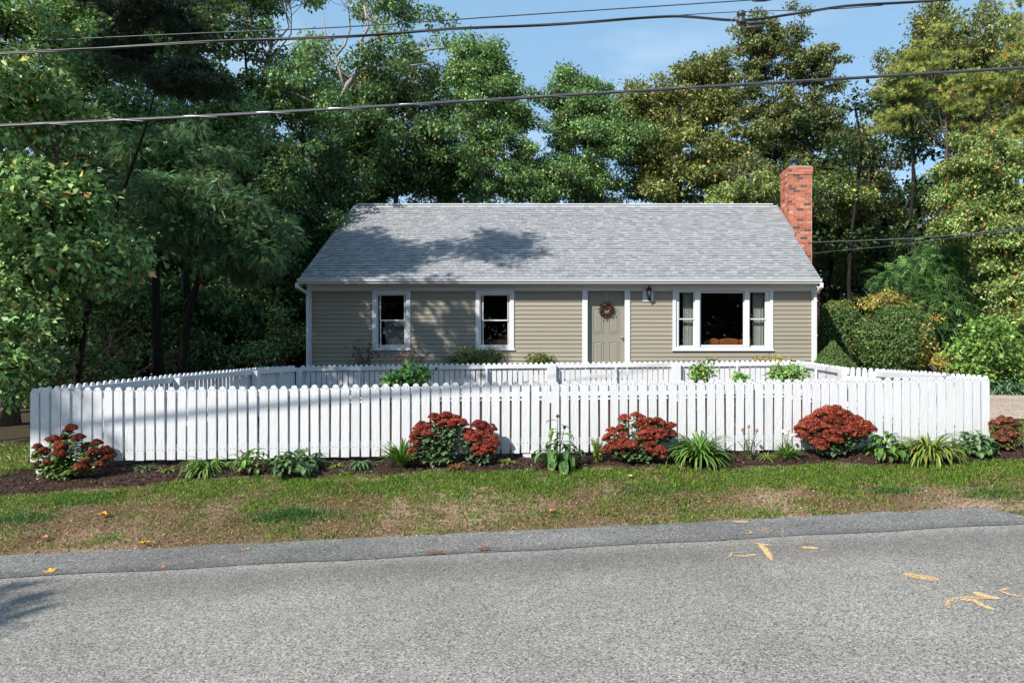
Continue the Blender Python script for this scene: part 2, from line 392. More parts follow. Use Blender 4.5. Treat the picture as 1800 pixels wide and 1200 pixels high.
def wear_road(x, y):
    d = seam_y(x)-y
    g = np.interp(d, [-1, 0, .06, .22, .42, .7, 1.3, 3], [1.0, 1.0, 1.0, .70, .72, .96, 1.0, 1.04])
    g = g*(1+.16*(fbm(x*.35, y*2.0, 1.3, 21)-.5)); return np.repeat(g[:, None], 3, 1)
rx = np.concatenate([[-400, -100, -30, -14], np.arange(-9, 9.01, .15), [14, 30, 100, 400]])
def warp_y(X, s, fy):                       # rows follow the seam or the edge
    return fy(X)+s
def strip(name, rows, fy0, fy1, dz, material, wear, y0f=None):
    X, T = np.meshgrid(rx, rows)
    Yv = (fy0(X)*(1-T)+fy1(X)*T)
    Z = .02*np.clip(X, -9, 9)+dz
    nx, ny = len(rx), len(rows); v = np.stack([X, Yv, Z], -1).reshape(-1, 3)
    i = np.arange(nx*ny).reshape(ny, nx); f = np.stack([i[:-1, :-1], i[:-1, 1:], i[1:, 1:], i[1:, :-1]], -1).reshape(-1, 4)
    me = bpy.data.meshes.new(name); me.from_pydata(v.tolist(), [], f.tolist()); me.materials.append(material)
    at = me.attributes.new('wear', 'FLOAT_COLOR', 'POINT'); c = np.ones((len(v), 4), np.float32); c[:, :3] = wear(v[:, 0], v[:, 1]); at.data.foreach_set('color', c.ravel())
    o = bpy.data.objects.new(name, me); C.objects.link(o); return tag(o, kind='structure')
strip('road', np.linspace(0, 1, 90)**.6, lambda x: -9+0*x, lambda x: seam_y(x)+.02+.012*np.sin(x*5), .008, M['road'], wear_road)
def ragged(x): return edge_y(x)+.07*(fbm(x, x*0, 2.2, 31, 5)-.5)+.05*(vnoise(x, x*0, 9, 4)-.5)+np.where(np.abs(x-3.62) < .2, -.42*(1-np.abs(x-3.62)/.2), 0)
rx_s = rx; rx = np.concatenate([[-400, -100, -30, -14], np.arange(-9, 9.01, .04), [14, 30, 100, 400]])
strip('pavement_edge', np.linspace(0, 1, 8), lambda x: seam_y(x)+.012*np.sin(x*5)-.03, ragged, .013, M['berm'],
      lambda x, y: np.repeat((.86+.5*(fbm(x*.7, y*1.5, 1.6, 41)-.5))[:, None], 3, 1)*np.interp(y-seam_y(x), [-.1, .0, .03, .08, .6], [.7, .66, .72, .95, 1.0])[:, None])
rx = rx_s
# driveway of pale gravel to the right of the fence
def drive_mask(c): return (c[:, 1] > 10.15+.1*np.sin(c[:, 0]*4)) & (c[:, 1] < 14.5) & (c[:, 0] > 4.9+.06*np.sin(c[:, 1]*5))
o = grid_obj('gravel_driveway', np.arange(4.6, 20, .12), np.arange(10, 14.7, .08), lambda X, Y: ground(X, Y)+.03+.012*(fbm(X, Y, 6, 2)-.5), asphalt_mat('pea_gravel', (.22, .16, .12), (.62, .50, .40), (.50, .38, .28), 42, .12), lambda x, y: np.ones((len(x), 3)), 'wear', drive_mask)
tag(o, kind='structure')

# gravel, mulch chips and grass: nobody could count them
def chips(name, label, cat, N, region, size, pal, seed):
    rs = np.random.RandomState(seed)
    x, y = region(rs, N); N = len(x); z = gsurf(x, y)+.004
    a = rs.rand(N)*2*PI; d = np.stack([np.cos(a), np.sin(a), rs.randn(N)*.35], 1); up = np.stack([rs.randn(N)*.5, rs.randn(N)*.5, np.ones(N)], 1)
    L = size*(.5+rs.rand(N)*1.2); q = leaf_quads(np.stack([x, y, z], 1), d, up, L, L*(.3+.4*rs.rand(N)), .25)
    q[:, :, 2] = np.maximum(q[:, :, 2], z[:, None]-.002)
    o = quads_obj(name, q, pick_cols(N, pal, .35, rs), M['chip']); return tag(o, label, cat, kind='stuff')
def reg_bed(rs, N):
    x = rs.uniform(-6.8, 6.2, N); y = bed_front(x)+.02+rs.rand(N)**1.3*1.0-.05*rs.rand(N)*(rs.rand(N) < .4); return x, y
chips('mulch', 'dark brown shredded bark mulch of the planting bed along the front fence', 'mulch', 26000, reg_bed, .022,
      [((.050, .028, .02), 5), ((.09, .05, .034), 3), ((.02, .013, .01), 3), ((.17, .11, .075), .8), ((.45, .38, .30), .16)], 5)
def reg_verge(rs, N):
    x = rs.uniform(-6.5, 6.5, N); y = edge_y(x)-.04+rs.rand(N)*(bed_front(x)-edge_y(x)+.05); return x, y
chips('leaf_litter', 'dry leaf crumbs, pebbles and thatch scattered over the roadside verge', 'leaf litter', 14000, reg_verge, .017,
      [((.28, .17, .09), 4), ((.20, .09, .045), 2), ((.40, .30, .2), 2), ((.12, .08, .05), 3), ((.5, .44, .36), .4)], 6)

GREEN = [((.15, .27, .03), 4), ((.21, .33, .04), 3), ((.085, .17, .025), 3), ((.28, .30, .07), 1)]
STRAW = [((.42, .29, .13), 4), ((.27, .15, .065), 3), ((.18, .17, .06), 2), ((.36, .27, .13), 1.2), ((.20, .07, .035), .8)]
def blades(x, y, dens_keep, green_p, hmin, hmax, rs, pal_g=GREEN, pal_s=STRAW):
    k = rs.rand(len(x)) < dens_keep; x, y, gp = x[k], y[k], green_p[k]
    N = len(x); z = gsurf(x, y)-.004
    isg = rs.rand(N) < gp
    col = np.where(isg[:, None], pick_cols(N, pal_g, .25, rs), pick_cols(N, pal_s, .3, rs))
    h = rs.uniform(hmin, hmax, N)*np.where(isg, 1, .75); a = rs.rand(N)*2*PI; lean = rs.uniform(.1, 1.1, N)*np.where(isg, 1, 1.6)
    d = np.stack([np.cos(a)*lean, np.sin(a)*lean, np.ones(N)], 1); d = nrm(d)
    s = nrm(np.stack([-np.sin(a+.6), np.cos(a+.6), np.zeros(N)], 1)); w = rs.uniform(.0022, .0042, N)[:, None]
    b = np.stack([x, y, z], 1); m = b+d*h[:, None]*.55; t = b+d*h[:, None]+np.stack([np.cos(a), np.sin(a), -np.ones(N)], 1)*(h*lean*.22)[:, None]
    return np.stack([b-s*w, b+s*w, t+s*w*.2, m-s*w*1.2], 1), col
rs = np.random.RandomState(9)
Q = []; K = []
N = 330000; x = rs.uniform(-7.5, 7.5, N); u = rs.rand(N); y = edge_y(x)-.03+u*(bed_front(x)-edge_y(x)+.04)
v = (y-edge_y(x))/(bed_front(x)-edge_y(x))
n = fbm(x, y, 1.1, 14); n2 = fbm(x, y, 4.5, 17)
bare = np.clip((fbm(x*.6, y*1.8, .9, 23)-.56)*8, 0, 1)*np.interp(v, [0, .7, .85], [1, .7, 0])
lush = np.clip((v-.44+.55*(n-.5)+.02*np.clip(x+1, -2, 3)*.6)/.30, 0, 1)
left = np.clip((-3.3-x+1.2*(v-.7))/1.2, 0, 1)
dens = (.42+.6*lush)*(1-.88*bare)*(.25+1.3*n2)*(1-.6*left*np.interp(v, [.0, .5, .6, .75, .9, 1], [.2, 1, .9, .3, 0, 1]))
gp = np.clip(.20+.70*lush+1.9*(n2-.5)+.02*np.clip(x, -1, 4), .04, .93)
dens = dens*np.where((x > 2.2) & (v < .55), np.interp(fbm(x, y, 1.7, 33), [.4, .6], [.25, 1]), 1)
q, c = blades(x, y, np.clip(dens, 0, 1), gp, .018, .052, rs); Q.append(q); K.append(c)
for (px, py, r, nn, hh) in ((500, 908, .17, 700, .065), (515, 903, .07, 300, .08), (478, 912, .08, 350, .06), (535, 905, .06, 250, .07), (40, 912, .16, 900, .05), (150, 880, .2, 900, .05), (1120, 862, .2, 600, .06), (1565, 862, .12, 700, .05), (1740, 868, .15, 700, .06), (560, 1000-90, .2, 500, .06), (1790, 925, .14, 900, .05), (1760, 905, .16, 1000, .05)):
    g = G(px, py); x = g.x+rs.randn(nn)*r; y = g.y+rs.randn(nn)*r*.45
    gr = .95 if py < 915 and px != 1760 else .35
    q, c = blades(x, y, np.ones(nn), np.full(nn, gr), .03, hh, rs, [((.07, .17, .04), 3), ((.12, .22, .05), 2)]); Q.append(q); K.append(c)
# lawn at the right by the drive, and rough grass in the shade at the left
N = 22000; x = rs.uniform(5.2, 8.5, N); y = rs.uniform(6.8, 10.3, N); q, c = blades(x, y, .4+.6*fbm(x, y, 2, 3), np.full(N, .7), .03, .07, rs); Q.append(q); K.append(c)
N = 6000; x = rs.uniform(5.2, 12, N); y = rs.uniform(14.3, 15.3, N); q, c = blades(x, y, np.ones(N)*.9, np.full(N, .5), .03, .07, rs); Q.append(q); K.append(c)
N = 14000; x = rs.uniform(-9.5, -6.2, N); y = rs.uniform(6.3, 9.5, N); q, c = blades(x, y, .3+.7*fbm(x, y, 2, 3), np.full(N, .8), .04, .11, rs); Q.append(q); K.append(c)
o = quads_obj('grass', np.concatenate(Q), np.concatenate(K), M['grass'])
tag(o, 'patchy roadside grass, green along the mulch bed and brown by the road', 'grass', kind='stuff')

# ------------------------------------------------------------------ house
HY = 17.1; PXM = F/HY
def hx(px): return (px-CX)*HY/F
def hz(py): return CAMZ+(CY-py)*HY/F
XL, XR = hx(540), hx(1434)
house = thing('house', 'single storey ranch house with beige clapboard, grey shingle roof and brick chimney', 'house', (hx(985), HY, .45))
EY, RY = 16.75, 20.7; EZ, RZ = CAMZ+(600-490)*EY/F, CAMZ+(600-362.5)*RY/F
GX0, GX1 = (525-CX)*EY/F, (1443-CX)*EY/F
BY = 2*RY-HY
wins = [dict(n='window', o=(655, 722, 510, 615), g=[(668, 711, 517.5, 608.5)]), dict(n='window', o=(836.5, 904, 510, 615), g=[(848.5, 893, 517.5, 608.5)]),
        dict(n='window', o=(1182, 1358.5, 505, 616), g=[(1193, 1220, 512.5, 609), (1231, 1307.5, 514, 607), (1317.5, 1345.5, 512.5, 609)])]
DO = (1023.5, 1107.5, 502, 660)                      # door casing outer
holes = [(hx(a+4), hx(b-4), hz(d-4), hz(c+4)) for a, b, c, d in (w['o'] for w in wins)]+[(hx(1029), hx(1102), .55, hz(508))]
ZB, ZT = .62, hz(503)
m = MB()                                              # sheathing with openings
xc = sorted({XL+.01, XR-.01}.union(*[{h[0], h[1]} for h in holes])); zc = sorted({.45, ZT+.1}.union(*[{h[2], h[3]} for h in holes]))
for i in range(len(xc)-1):
    for j in range(len(zc)-1):
        cx_, cz_ = (xc[i]+xc[i+1])/2, (zc[j]+zc[j+1])/2
        if not any(h[0] < cx_ < h[1] and h[2] < cz_ < h[3] for h in holes): m.box(xc[i], xc[i+1], HY+.005, HY+.12, zc[j], zc[j+1])
ridge_in = RZ-.16
for x0, x1 in ((XL+.01, XL+.12), (XR-.12, XR-.01)):   # gable walls
    poly = [(HY+.12, .45), (BY, .45), (BY, EZ-.1), (RY, ridge_in), (HY+.12, EZ-.02)]
    m.prism(poly, x0, x1, lambda u, v, d: (d, u, v))
m.box(XL+.12, XR-.12, BY-.1, BY, .45, ZT)
m.build('wall', M['siding'], house)
m = MB(); exp = 7.42*HY/F                             # clapboards: real laps
z = .70; k = 0
while z < hz(511.5):
    z1 = min(z+exp, hz(511.3))
    for (a, b) in [(XL+.1, XR-.1)]:
        segs = [(a, b)]
        for h in holes:
            if h[2] < z1-.02 and h[3] > z+.02:
                segs = [s2 for s in segs for s2 in ([(s[0], min(s[1], h[0]))] if s[0] < h[0] else [])+([(max(s[0], h[1]), s[1])] if s[1] > h[1] else [])]
        for s in segs:
            if s[1]-s[0] < .02: continue
            cuts = [s[0]]; r = random.Random(k)
            while s[1]-cuts[-1] > 4.2: cuts.append(cuts[-1]+r.uniform(2.2, 3.8))
            cuts.append(s[1])
            for c0, c1 in zip(cuts[:-1], cuts[1:]):
                m.prism([(HY-.027, z), (HY-.005, z1+.010), (HY+.004, z1+.012), (HY+.004, z)], c0+.0008, c1-.0008, lambda u, v, d: (d, u, v))
    z += exp; k += 1
m.build('clapboards', M['siding'], house)
m = MB(); m.box(XL, XR, HY-.02, HY+.3, .2, .70); m.build('foundation', M['concrete'], house)
for a, b in ((XL, hx(548.5)), (hx(1426), XR)):
    m = MB(); m.box(a, b, HY-.034, HY+.10, .69, hz(503.5)); m.build('corner_board', M['trim'], house, bevel=.004)
m = MB(); m.box(XL-.002, XR+.002, HY-.030, HY+.02, hz(511.3), hz(500)); m.box(XL-.002, XR+.002, HY-.045, HY-.030, hz(502.2), hz(500)-.001)
m.build('frieze_board', M['trim'], house)
m = MB(); m.box(XL-.05, XR+.05, EY+.02, HY+.0, hz(500)-.0, hz(500)+.02); m.build('soffit', M['trim'], house)
m = MB(); m.box(GX0+.03, GX1-.03, EY, EY+.02, hz(500)-.02, EZ-.02); m.build('fascia', M['trim'], house)
# gutter with its rolled profile
gz1 = EZ-.005; gp_ = [(EY-.001, gz1-.115), (EY-.060, gz1-.115), (EY-.070, gz1-.085), (EY-.098, gz1-.06), (EY-.105, gz1-.012), (EY-.118, gz1-.006), (EY-.118, gz1+.004), (EY-.094, gz1+.004), (EY-.090, gz1-.05), (EY-.06, gz1-.08), (EY-.055, gz1-.105), (EY-.001, gz1-.105)]
m = MB(); m.prism(gp_, GX0+.01, GX1-.01, lambda u, v, d: (d, u, v))
for x in (GX0+.006, GX1-.01): m.prism([(EY-.001, gz1-.116), (EY-.062, gz1-.116), (EY-.119, gz1-.05), (EY-.119, gz1+.005), (EY-.001, gz1+.005)], x, x+.004, lambda u, v, d: (d, u, v))
m.build('gutter', M['trim'], house)
def flat_tube(mb, pts, w, d):
    for i in range(len(pts)-1):
        a, b = Vector(pts[i]), Vector(pts[i+1]); t = (b-a).normalized(); ux = Vector((1, 0, 0)) if abs(t.x) < .8 else Vector((0, 1, 0))
        uy = t.cross(ux).normalized(); ux = uy.cross(t)
        mb.obox((a+b)/2, ux, uy, t, w/2, d/2, (b-a).length/2+.012)
for sx in (-1, 1):
    x0 = hx(534) if sx < 0 else hx(1434.5); x1 = hx(543.5) if sx < 0 else hx(1431)
    m = MB(); flat_tube(m, [(x0-.06*0, EY-.05, gz1-.11), (x0, EY-.05, gz1-.20), (x1, HY-.075, hz(517)), (x1, HY-.075, .55), (x1-.0, HY-.30, .48)], .075, .055)
    for z in (hz(530), hz(590)): m.box(x1-.06, x1+.06, HY-.106, HY-.102, z, z+.02)
    m.build('downspout', M['trim'], house, bevel=.008)
# rake boards and their returns
for x0, x1 in ((GX0+.015, XL+.0), (XR-.0, GX1-.015)):
    m = MB()
    poly = [(EY+.02, EZ-.17), (EY+.02, EZ-.035), (RY, RZ-.035), (RY, RZ-.17)]
    m.prism(poly, x0, x1, lambda u, v, d: (d, u, v)); poly2 = [(2*RY-u, v) for u, v in poly][::-1]
    m.prism(poly2, x0, x1, lambda u, v, d: (d, u, v))
    m.box(x0-.001, x1+.001, EY+.022, HY-.05, hz(500)-.06, EZ-.165); m.build('rake_board', M['trim'], house)
# roof deck and shingles as real tabs
sl_v = Vector((0, RY-EY, RZ-EZ)); SLn = sl_v.length; sl_v.normalize(); nv_ = Vector((0, -sl_v.z, sl_v.y))
m = MB(); m.prism([(EY, EZ-.03), (EY, EZ-.004), (RY, RZ-.004), (2*RY-EY, EZ-.004), (2*RY-EY, EZ-.03), (RY, RZ-.03)], GX0+.005, GX1-.005, lambda u, v, d: (d, u, v), (.2, .2, .22))
roof = m.build('roof', M['shingle'], house)
m = MB(); ex = .142; r = random.Random(3); rows = int(SLn/ex)
pal = [(.262, .266, .280), (.275, .279, .293), (.292, .295, .307), (.245, .25, .266), (.312, .314, .322), (.27, .272, .28)]
for i in range(rows+1):
    s0 = i*ex-.02; s1 = min(s0+ex+.03, SLn+.0); x = GX0
    while x < GX1:
        wdt = r.uniform(.11, .20); x1 = min(x+wdt, GX1); t = r.choice((.007, .007, .012, .014)); c = r.choice(pal); g = r.uniform(.88, 1.12); c = tuple(q*g for q in c)
        dy = 0 if t > .01 else r.choice((0, .004))
        a = Vector((0, EY, EZ))+sl_v*(s0+dy); b = Vector((0, EY, EZ))+sl_v*s1
        p = [a-nv_*.001, a+nv_*t, b+nv_*(t*.3+.001), b-nv_*.002]
        vs_ = [(xx, q.y, q.z) for xx in (x+.0028, x1-.0028) for q in p]
        m.add(vs_, [(0, 1, 2, 3), (4, 7, 6, 5), (1, 5, 6, 2), (2, 6, 7, 3), (3, 7, 4, 0)], c)
        m.add([vs_[0], vs_[4], vs_[5], vs_[1]], [(0, 1, 2, 3)], tuple(q*.45 for q in c))  # butt face coloured dark as part of the painted row shadow
        e0 = a+nv_*t*1.06+nv_*.0006; e1 = e0+sl_v*.022                 # dark strip painted along the lower edge as the shadow line between rows
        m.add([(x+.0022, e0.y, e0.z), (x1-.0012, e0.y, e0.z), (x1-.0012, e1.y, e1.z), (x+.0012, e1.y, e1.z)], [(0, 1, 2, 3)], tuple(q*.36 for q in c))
        x = x1
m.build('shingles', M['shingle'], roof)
m = MB(); x = GX0-.0
while x < GX1:
    x1 = min(x+.14, GX1); c = r.choice(pal[2:5]); m.prism([(RY-.15, RZ-.098+.012), (RY, RZ+.02), (RY+.15, RZ-.086), (RY, RZ+.001)], x, x1-.002, lambda u, v, d: (d, u, v+.01), tuple(q*1.15 for q in c)); x = x1
m.build('ridge_cap', M['shingle'], roof)
m = MB(); m.box(GX0+.1, GX1-.1, RY-.035, RY+.035, RZ+.040, RZ+.075); m.build('ridge_vent', mat('vent_cap', (.60, .60, .60), .8), roof)
# chimney: mortar core with single bricks
chx0, chy0, chy1 = (1387-CX)*19.6/F, 19.6, 20.46; chx1 = (1427.5-CX)*19.6/F; ctop = CAMZ+(600-293)*19.6/F
m = MB(); m.box(chx0+.006, chx1-.006, chy0+.006, chy1-.006, .3, ctop-.01); m.box(chx1-.1, (1441-CX)*19.6/F-.006, chy0+.03, chy1-.03, .3, 3.1)
m.box(chx0-.012, chx1+.012, chy0-.012, chy1+.012, ctop-.225, ctop-.005)
chim = m.build('chimney', M['mortar'], house)
m = MB(); r = random.Random(8); bpal = [(.44, .135, .075), (.48, .165, .095), (.38, .11, .065), (.52, .21, .13), (.42, .15, .09)]
def brick_col():
    u = r.random()
    c = (.12, .065, .055) if u < .11 else ((.55, .33, .26) if u < .14 else r.choice(bpal)); g = r.uniform(.85, 1.15)
    return tuple(q*g for q in c)
H = .0745; z = ctop-H; row = 0
while z > .4:
    e = .02 if row < 3 else 0; xx0, xx1, yy0, yy1 = chx0-e, chx1+e, chy0-e, chy1+e
    if z < 3.0: xx1 = (1441-CX)*19.6/F
    x = xx0-(.105 if row % 2 else 0)
    while x < xx1-.01:
        a, b = max(x, xx0), min(x+.205, xx1)
        if b-a > .02: m.box(a, b-.0, yy0, yy0+.02, z+.005, z+H-.005, brick_col())
        x += .215
    x = yy0+.021-(.105 if row % 2 == 0 else 0)
    while x < yy1-.01:
        a, b = max(x, yy0+.021), min(x+.205, yy1)
        if b-a > .02:
            m.box(xx0, xx0+.02, a, b, z+.005, z+H-.005, brick_col()); m.box(xx1-.02, xx1, a, b, z+.005, z+H-.005, brick_col())
        x += .215
    z -= H; row += 1
m.build('bricks', M['brick'], chim)
m = MB(); m.box(chx0+.02, chx1-.02, chy0+.02, chy1-.02, ctop-.005, ctop+.03); m.build('chimney_crown', M['concrete'], chim)
m = MB(); fx, fy = (chx0+chx1)/2-.08, (chy0+chy1)/2-.1
m.lathe((fx, fy, ctop+.03), [(.11, 0), (.11, .05), (.085, .06), (.085, .17)], 16); m.lathe((fx, fy, ctop+.2), [(.02, .0), (.20, .045), (.20, .055), (.03, .075)], 16)
for k in range(4):
    g = k*PI/2+.4; m.tube([(fx+.08*math.cos(g), fy+.08*math.sin(g), ctop+.14), (fx+.14*math.cos(g), fy+.14*math.sin(g), ctop+.24)], .008, 5)
m.build('chimney_cap', mat('dull_steel', (.16, .17, .19), .35, metal=.6), chim)
m = MB()                                              # step flashing between roof and chimney
for i in range(12):
    y = 18.9+i*.15; z = EZ+(y-EY)*(RZ-EZ)/(RY-EY)
    m.box(GX1-.02, GX1+.012, y, y+.16, z-.02, z+.12)
m.build('flashing', M['alu'], chim)

def frame_ring(mb, x0, x1, z0, z1, t, y0, y1, tb=None):
    tb = tb or t
    mb.box(x0, x0+t, y0, y1, z0, z1); mb.box(x1-t, x1, y0, y1, z0, z1)
    mb.box(x0+t, x1-t, y0, y1, z1-t, z1); mb.box(x0+t, x1-t, y0, y1, z0, z0+tb)
for wi, wd in enumerate(wins):
    a, b, c, d = wd['o']; x0, x1, z1, z0 = hx(a), hx(b), hz(c), hz(d)
    m = MB()
    if wi < 2: frame_ring(m, x0, x1, z0, z1, .10, HY-.045, HY+.03)
    else:
        frame_ring(m, x0, x1, z0, z1, .085, HY-.045, HY+.03)
        for u in (1225.5, 1312.5): m.box(hx(u-4.2), hx(u+4.2), HY-.047, HY+.03, z0+.087, z1-.087)
    m.box(x0-.055, x1+.055, HY-.075, HY-.02, z1+.001, z1+.04)      # head cap
    m.box(x0-.02, x1+.02, HY-.062, HY-.046, z0-.012, z0+.03)       # sill nose
    wo = m.build('window', M['trim'], house, bevel=.003)
    for gi, (u0, u1, v0, v1) in enumerate(wd['g']):
        gx0, gx1, g1, g0 = hx(u0), hx(u1), hz(v0), hz(v1)
        m = MB(); o0 = .055
        fixed = wi == 2 and gi == 1
        if wi < 2: frame_ring(m, x0+.101, x1-.101, z0+.101, z1-.101, .028, HY-.010, HY+.07)
        else: frame_ring(m, gx0-.035, gx1+.035, g0-.035, g1+.03, .03, HY-.012, HY+.07)
        if wi == 2 and gi == 0: m.box(x0+.080, gx0-.030, HY-.008, HY+.07, g0-.05, g1+.05)
        if wi == 2 and gi == 2: m.box(gx1+.030, x1-.080, HY-.008, HY+.07, g0-.05, g1+.05)
        if fixed: frame_ring(m, gx0-.004, gx1+.004, g0-.004, g1+.004, .018, HY+.0, HY+.05)
        else:
            zm = (g0+g1)/2
            frame_ring(m, gx0-.008, gx1+.008, zm-.012, g1+.002, .022, HY+.005, HY+.035, .03)
            frame_ring(m, gx0-.010, gx1+.010, g0-.003, zm+.016, .024, HY+.037, HY+.06, .03)
        m.build('sash', M['trim'], wo)
        m = MB()
        if fixed: m.box(gx0, gx1, HY+.024, HY+.028, g0, g1)
        else: m.box(gx0+.002, gx1-.002, HY+.018, HY+.021, zm, g1-.01); m.box(gx0+.002, gx1-.002, HY+.046, HY+.049, g0+.01, zm)
        m.build('pane', M['glass'], wo)
# insect screen frames on the picture window's side units give them their darker lower rail
# door
m = MB(); x0, x1, z1 = hx(DO[0]), hx(DO[1]), hz(DO[2])
m.box(x0, hx(1033)-.0, HY-.047, HY+.09, .60, z1); m.box(hx(1098), x1, HY-.047, HY+.09, .60, z1); m.box(hx(1033), hx(1098), HY-.047, HY+.09, hz(511), z1)
m.box(x0-.06, x1+.06, HY-.085, HY-.02, z1+.001, z1+.045); m.build('door_frame', M['trim'], house, bevel=.003)
dx0, dx1, dz0, dz1 = hx(1033)+.002, hx(1098)-.002, .70, hz(511)-.003
m = MB(); m.box(dx0, dx1, HY+.095, HY+.14, dz0, dz1)
cw = (dx1-dx0); cols_ = [(dx0+.13, dx0+.40), (dx1-.40, dx1-.13)]
for c0, c1 in cols_:
    for r0, r1 in ((hz(586), hz(541.5)), (.86, hz(600))):
        a, b = [(c0, r0), (c1, r0), (c1, r1), (c0, r1)], [(c0+.035, r0+.035), (c1-.035, r0+.035), (c1-.035, r1-.035), (c0+.035, r1-.035)]
        e = .06; cc = [(c0+e, r0+e), (c1-e, r0+e), (c1-e, r1-e), (c0+e, r1-e)]
        ya, yb, yc = HY+.094, HY+.080, HY+.092
        vs_ = [(u, ya, v) for u, v in a]+[(u+(.012 if u < (c0+c1)/2 else -.012), yb, v+(.012 if v < (r0+r1)/2 else -.012)) for u, v in a]+[(u, ya+.004, v) for u, v in b]+[(u, yb+.003, v) for u, v in cc]
        fs = []
        for q in range(3):
            for w_ in range(4): fs.append((q*4+w_, q*4+(w_+1) % 4, q*4+4+(w_+1) % 4, q*4+4+w_))
        fs.append((12, 13, 14, 15)); m.add(vs_, fs)
door = m.build('door', M['doorpaint'], house)
m = MB(); kx, kz = hx(1094), hz(593)
m.lathe((kx, HY+.055, kz), [(.012, .03), (.012, .0), (.028, -.005), (.034, -.025), (.026, -.045), (.008, -.05)], 14, axis='y'); m.lathe((kx, HY+.093, kz), [(.035, 0), (.035, -.008), (.02, -.012)], 14, axis='y')
m.build('handle', M['brass'], door, smooth=True)
m = MB(); m.box(hx(1030), hx(1101), HY-.30, HY+.15, .60, .695); m.box(hx(1012), hx(1119), HY-1.2, HY-.301, .3, .56); m.build('doorstep', M['concrete'], house)
# lantern on its mounting block
m = MB(); m.box(hx(1129.5), hx(1148.5), HY-.040, HY+.02, hz(530), hz(502.5)); blk = m.build('lamp_block', M['trim'], house)
m = MB(); lx, ly, lz = hx(1140), HY-.15, hz(515)
m.lathe((lx, ly, lz), [(.045, -.10), (.055, -.09), (.05, -.075)], 6)
for k in range(6):
    g = 2*PI*k/6; m.tube([(lx+.05*math.cos(g), ly+.05*math.sin(g), lz-.08), (lx+.068*math.cos(g), ly+.068*math.sin(g), lz+.06)], .005, 4)
m.lathe((lx, ly, lz+.06), [(.085, 0), (.075, .015), (.05, .05), (.02, .075), (.012, .10), (.018, .11), (.004, .14)], 12)
m.tube([(lx+.02, HY-.042, lz-.16), (lx+.01, HY-.10, lz-.19), (lx, ly, lz-.17), (lx, ly, lz-.10)], .011, 6); m.lathe((lx+.02, HY-.045, lz-.15), [(.05, 0), (.045, -.015), (.01, -.02)], 12, axis='y')
lamp = m.build('wall_lamp', M['blackmetal'], house)
m = MB(); m.lathe((lx, ly, lz), [(.045, -.075), (.062, .06)], 6); m.build('lamp_glass', M['lampglass'], lamp)
m = MB(); m.lathe((lx, ly, lz-.05), [(.008, 0), (.026, .03), (.028, .055), (.012, .085), (.002, .09)], 10); m.build('bulb', mat('bulb_glass', (.8, .8, .78), .2), lamp, smooth=True)
# inside: rooms seen through the panes
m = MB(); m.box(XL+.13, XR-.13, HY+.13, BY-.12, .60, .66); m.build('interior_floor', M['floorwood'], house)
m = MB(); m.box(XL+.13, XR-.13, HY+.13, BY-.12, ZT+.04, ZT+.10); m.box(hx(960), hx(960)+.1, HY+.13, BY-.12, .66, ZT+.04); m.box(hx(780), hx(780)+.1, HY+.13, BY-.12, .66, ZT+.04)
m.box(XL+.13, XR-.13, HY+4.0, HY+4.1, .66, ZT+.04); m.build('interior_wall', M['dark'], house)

# furniture, curtains, shade: things of their own behind the glass
sf = thing('sofa', 'brown leather sofa with plump back cushions seen through the picture window', 'sofa', (hx(1285), HY+.75, .66))
sx0, sx1 = hx(1246), hx(1340); zt = 1.535
m = MB(); m.box(sx0, sx1, HY+.45, HY+.62, .70, 1.50); m.build('backrest', M['leather'], sf, bevel=.04)
m = MB(); m.box(sx0, sx1, HY+.64, HY+1.3, .70, 1.05); m.build('seat', M['leather'], sf, bevel=.04)
for a, b in ((1248, 1270), (1270.8, 1306), (1307, 1338)):
    m = MB(); xa, xb = hx(a), hx(b); n = 10; prof = []
    for i in range(n+1):
        t = i/n; prof.append((xa+(xb-xa)*t, zt-.03+.075*math.sin(PI*min(max(t, .02), .98))**.35))
    prof += [(xb, zt-.14), (xa, zt-.14)]
    m.prism(prof, HY+.40, HY+.66, lambda u, v, d: (u, d, v)); m.build('cushion', M['leather'], sf, bevel=.025)
def curtain(px0, px1, label, seed):
    r = random.Random(seed); x0, x1 = hx(px0), hx(px1); n = 60; m = MB(); z0, z1 = .9, hz(506)
    pt = [(x0+(x1-x0)*i/n, HY+.17+.030*math.sin(i*.9+r.random()*.3)+.012*math.sin(i*2.3)) for i in range(n+1)]
    vs_ = [(x, y, z) for z in (z0, z1) for x, y in pt]+[(x, y+.004, z) for z in (z0, z1) for x, y in pt]
    k = n+1; fs = [(i, i+1, k+i+1, k+i) for i in range(n)]+[(2*k+i, 3*k+i, 3*k+i+1, 2*k+i+1) for i in range(n)]
    m.add(vs_, fs); return tag(m.build('curtain', M['curtain'], smooth=True), label, 'curtain', 'pale pleated curtains in the picture window')
curtain(1202, 1222, 'pale pleated curtain behind the left side pane of the picture window', 1)
curtain(1326, 1345, 'pale pleated curtain behind the right side pane of the picture window', 2)
m = MB(); vs_ = [(hx(672), HY+.2, hz(562)), (hx(710), HY+.2, hz(562)), (hx(712), HY+.2, .9), (hx(676), HY+.2, .9)]
m.add([*vs_, *[(v[0], v[1]+.01, v[2]) for v in vs_]], [(0, 1, 2, 3), (7, 6, 5, 4), (0, 4, 5, 1), (1, 5, 6, 2), (2, 6, 7, 3), (3, 7, 4, 0)])
tag(m.build('cafe_curtain', M['blind']), 'grey half curtain behind the lower pane of the left double hung window', 'curtain')
m = MB(); m.box(hx(846), hx(896), HY+.25, HY+1.0, .9, hz(597)); m.box(hx(870), hx(896), HY+.6, HY+.9, hz(597)+.002, hz(588))
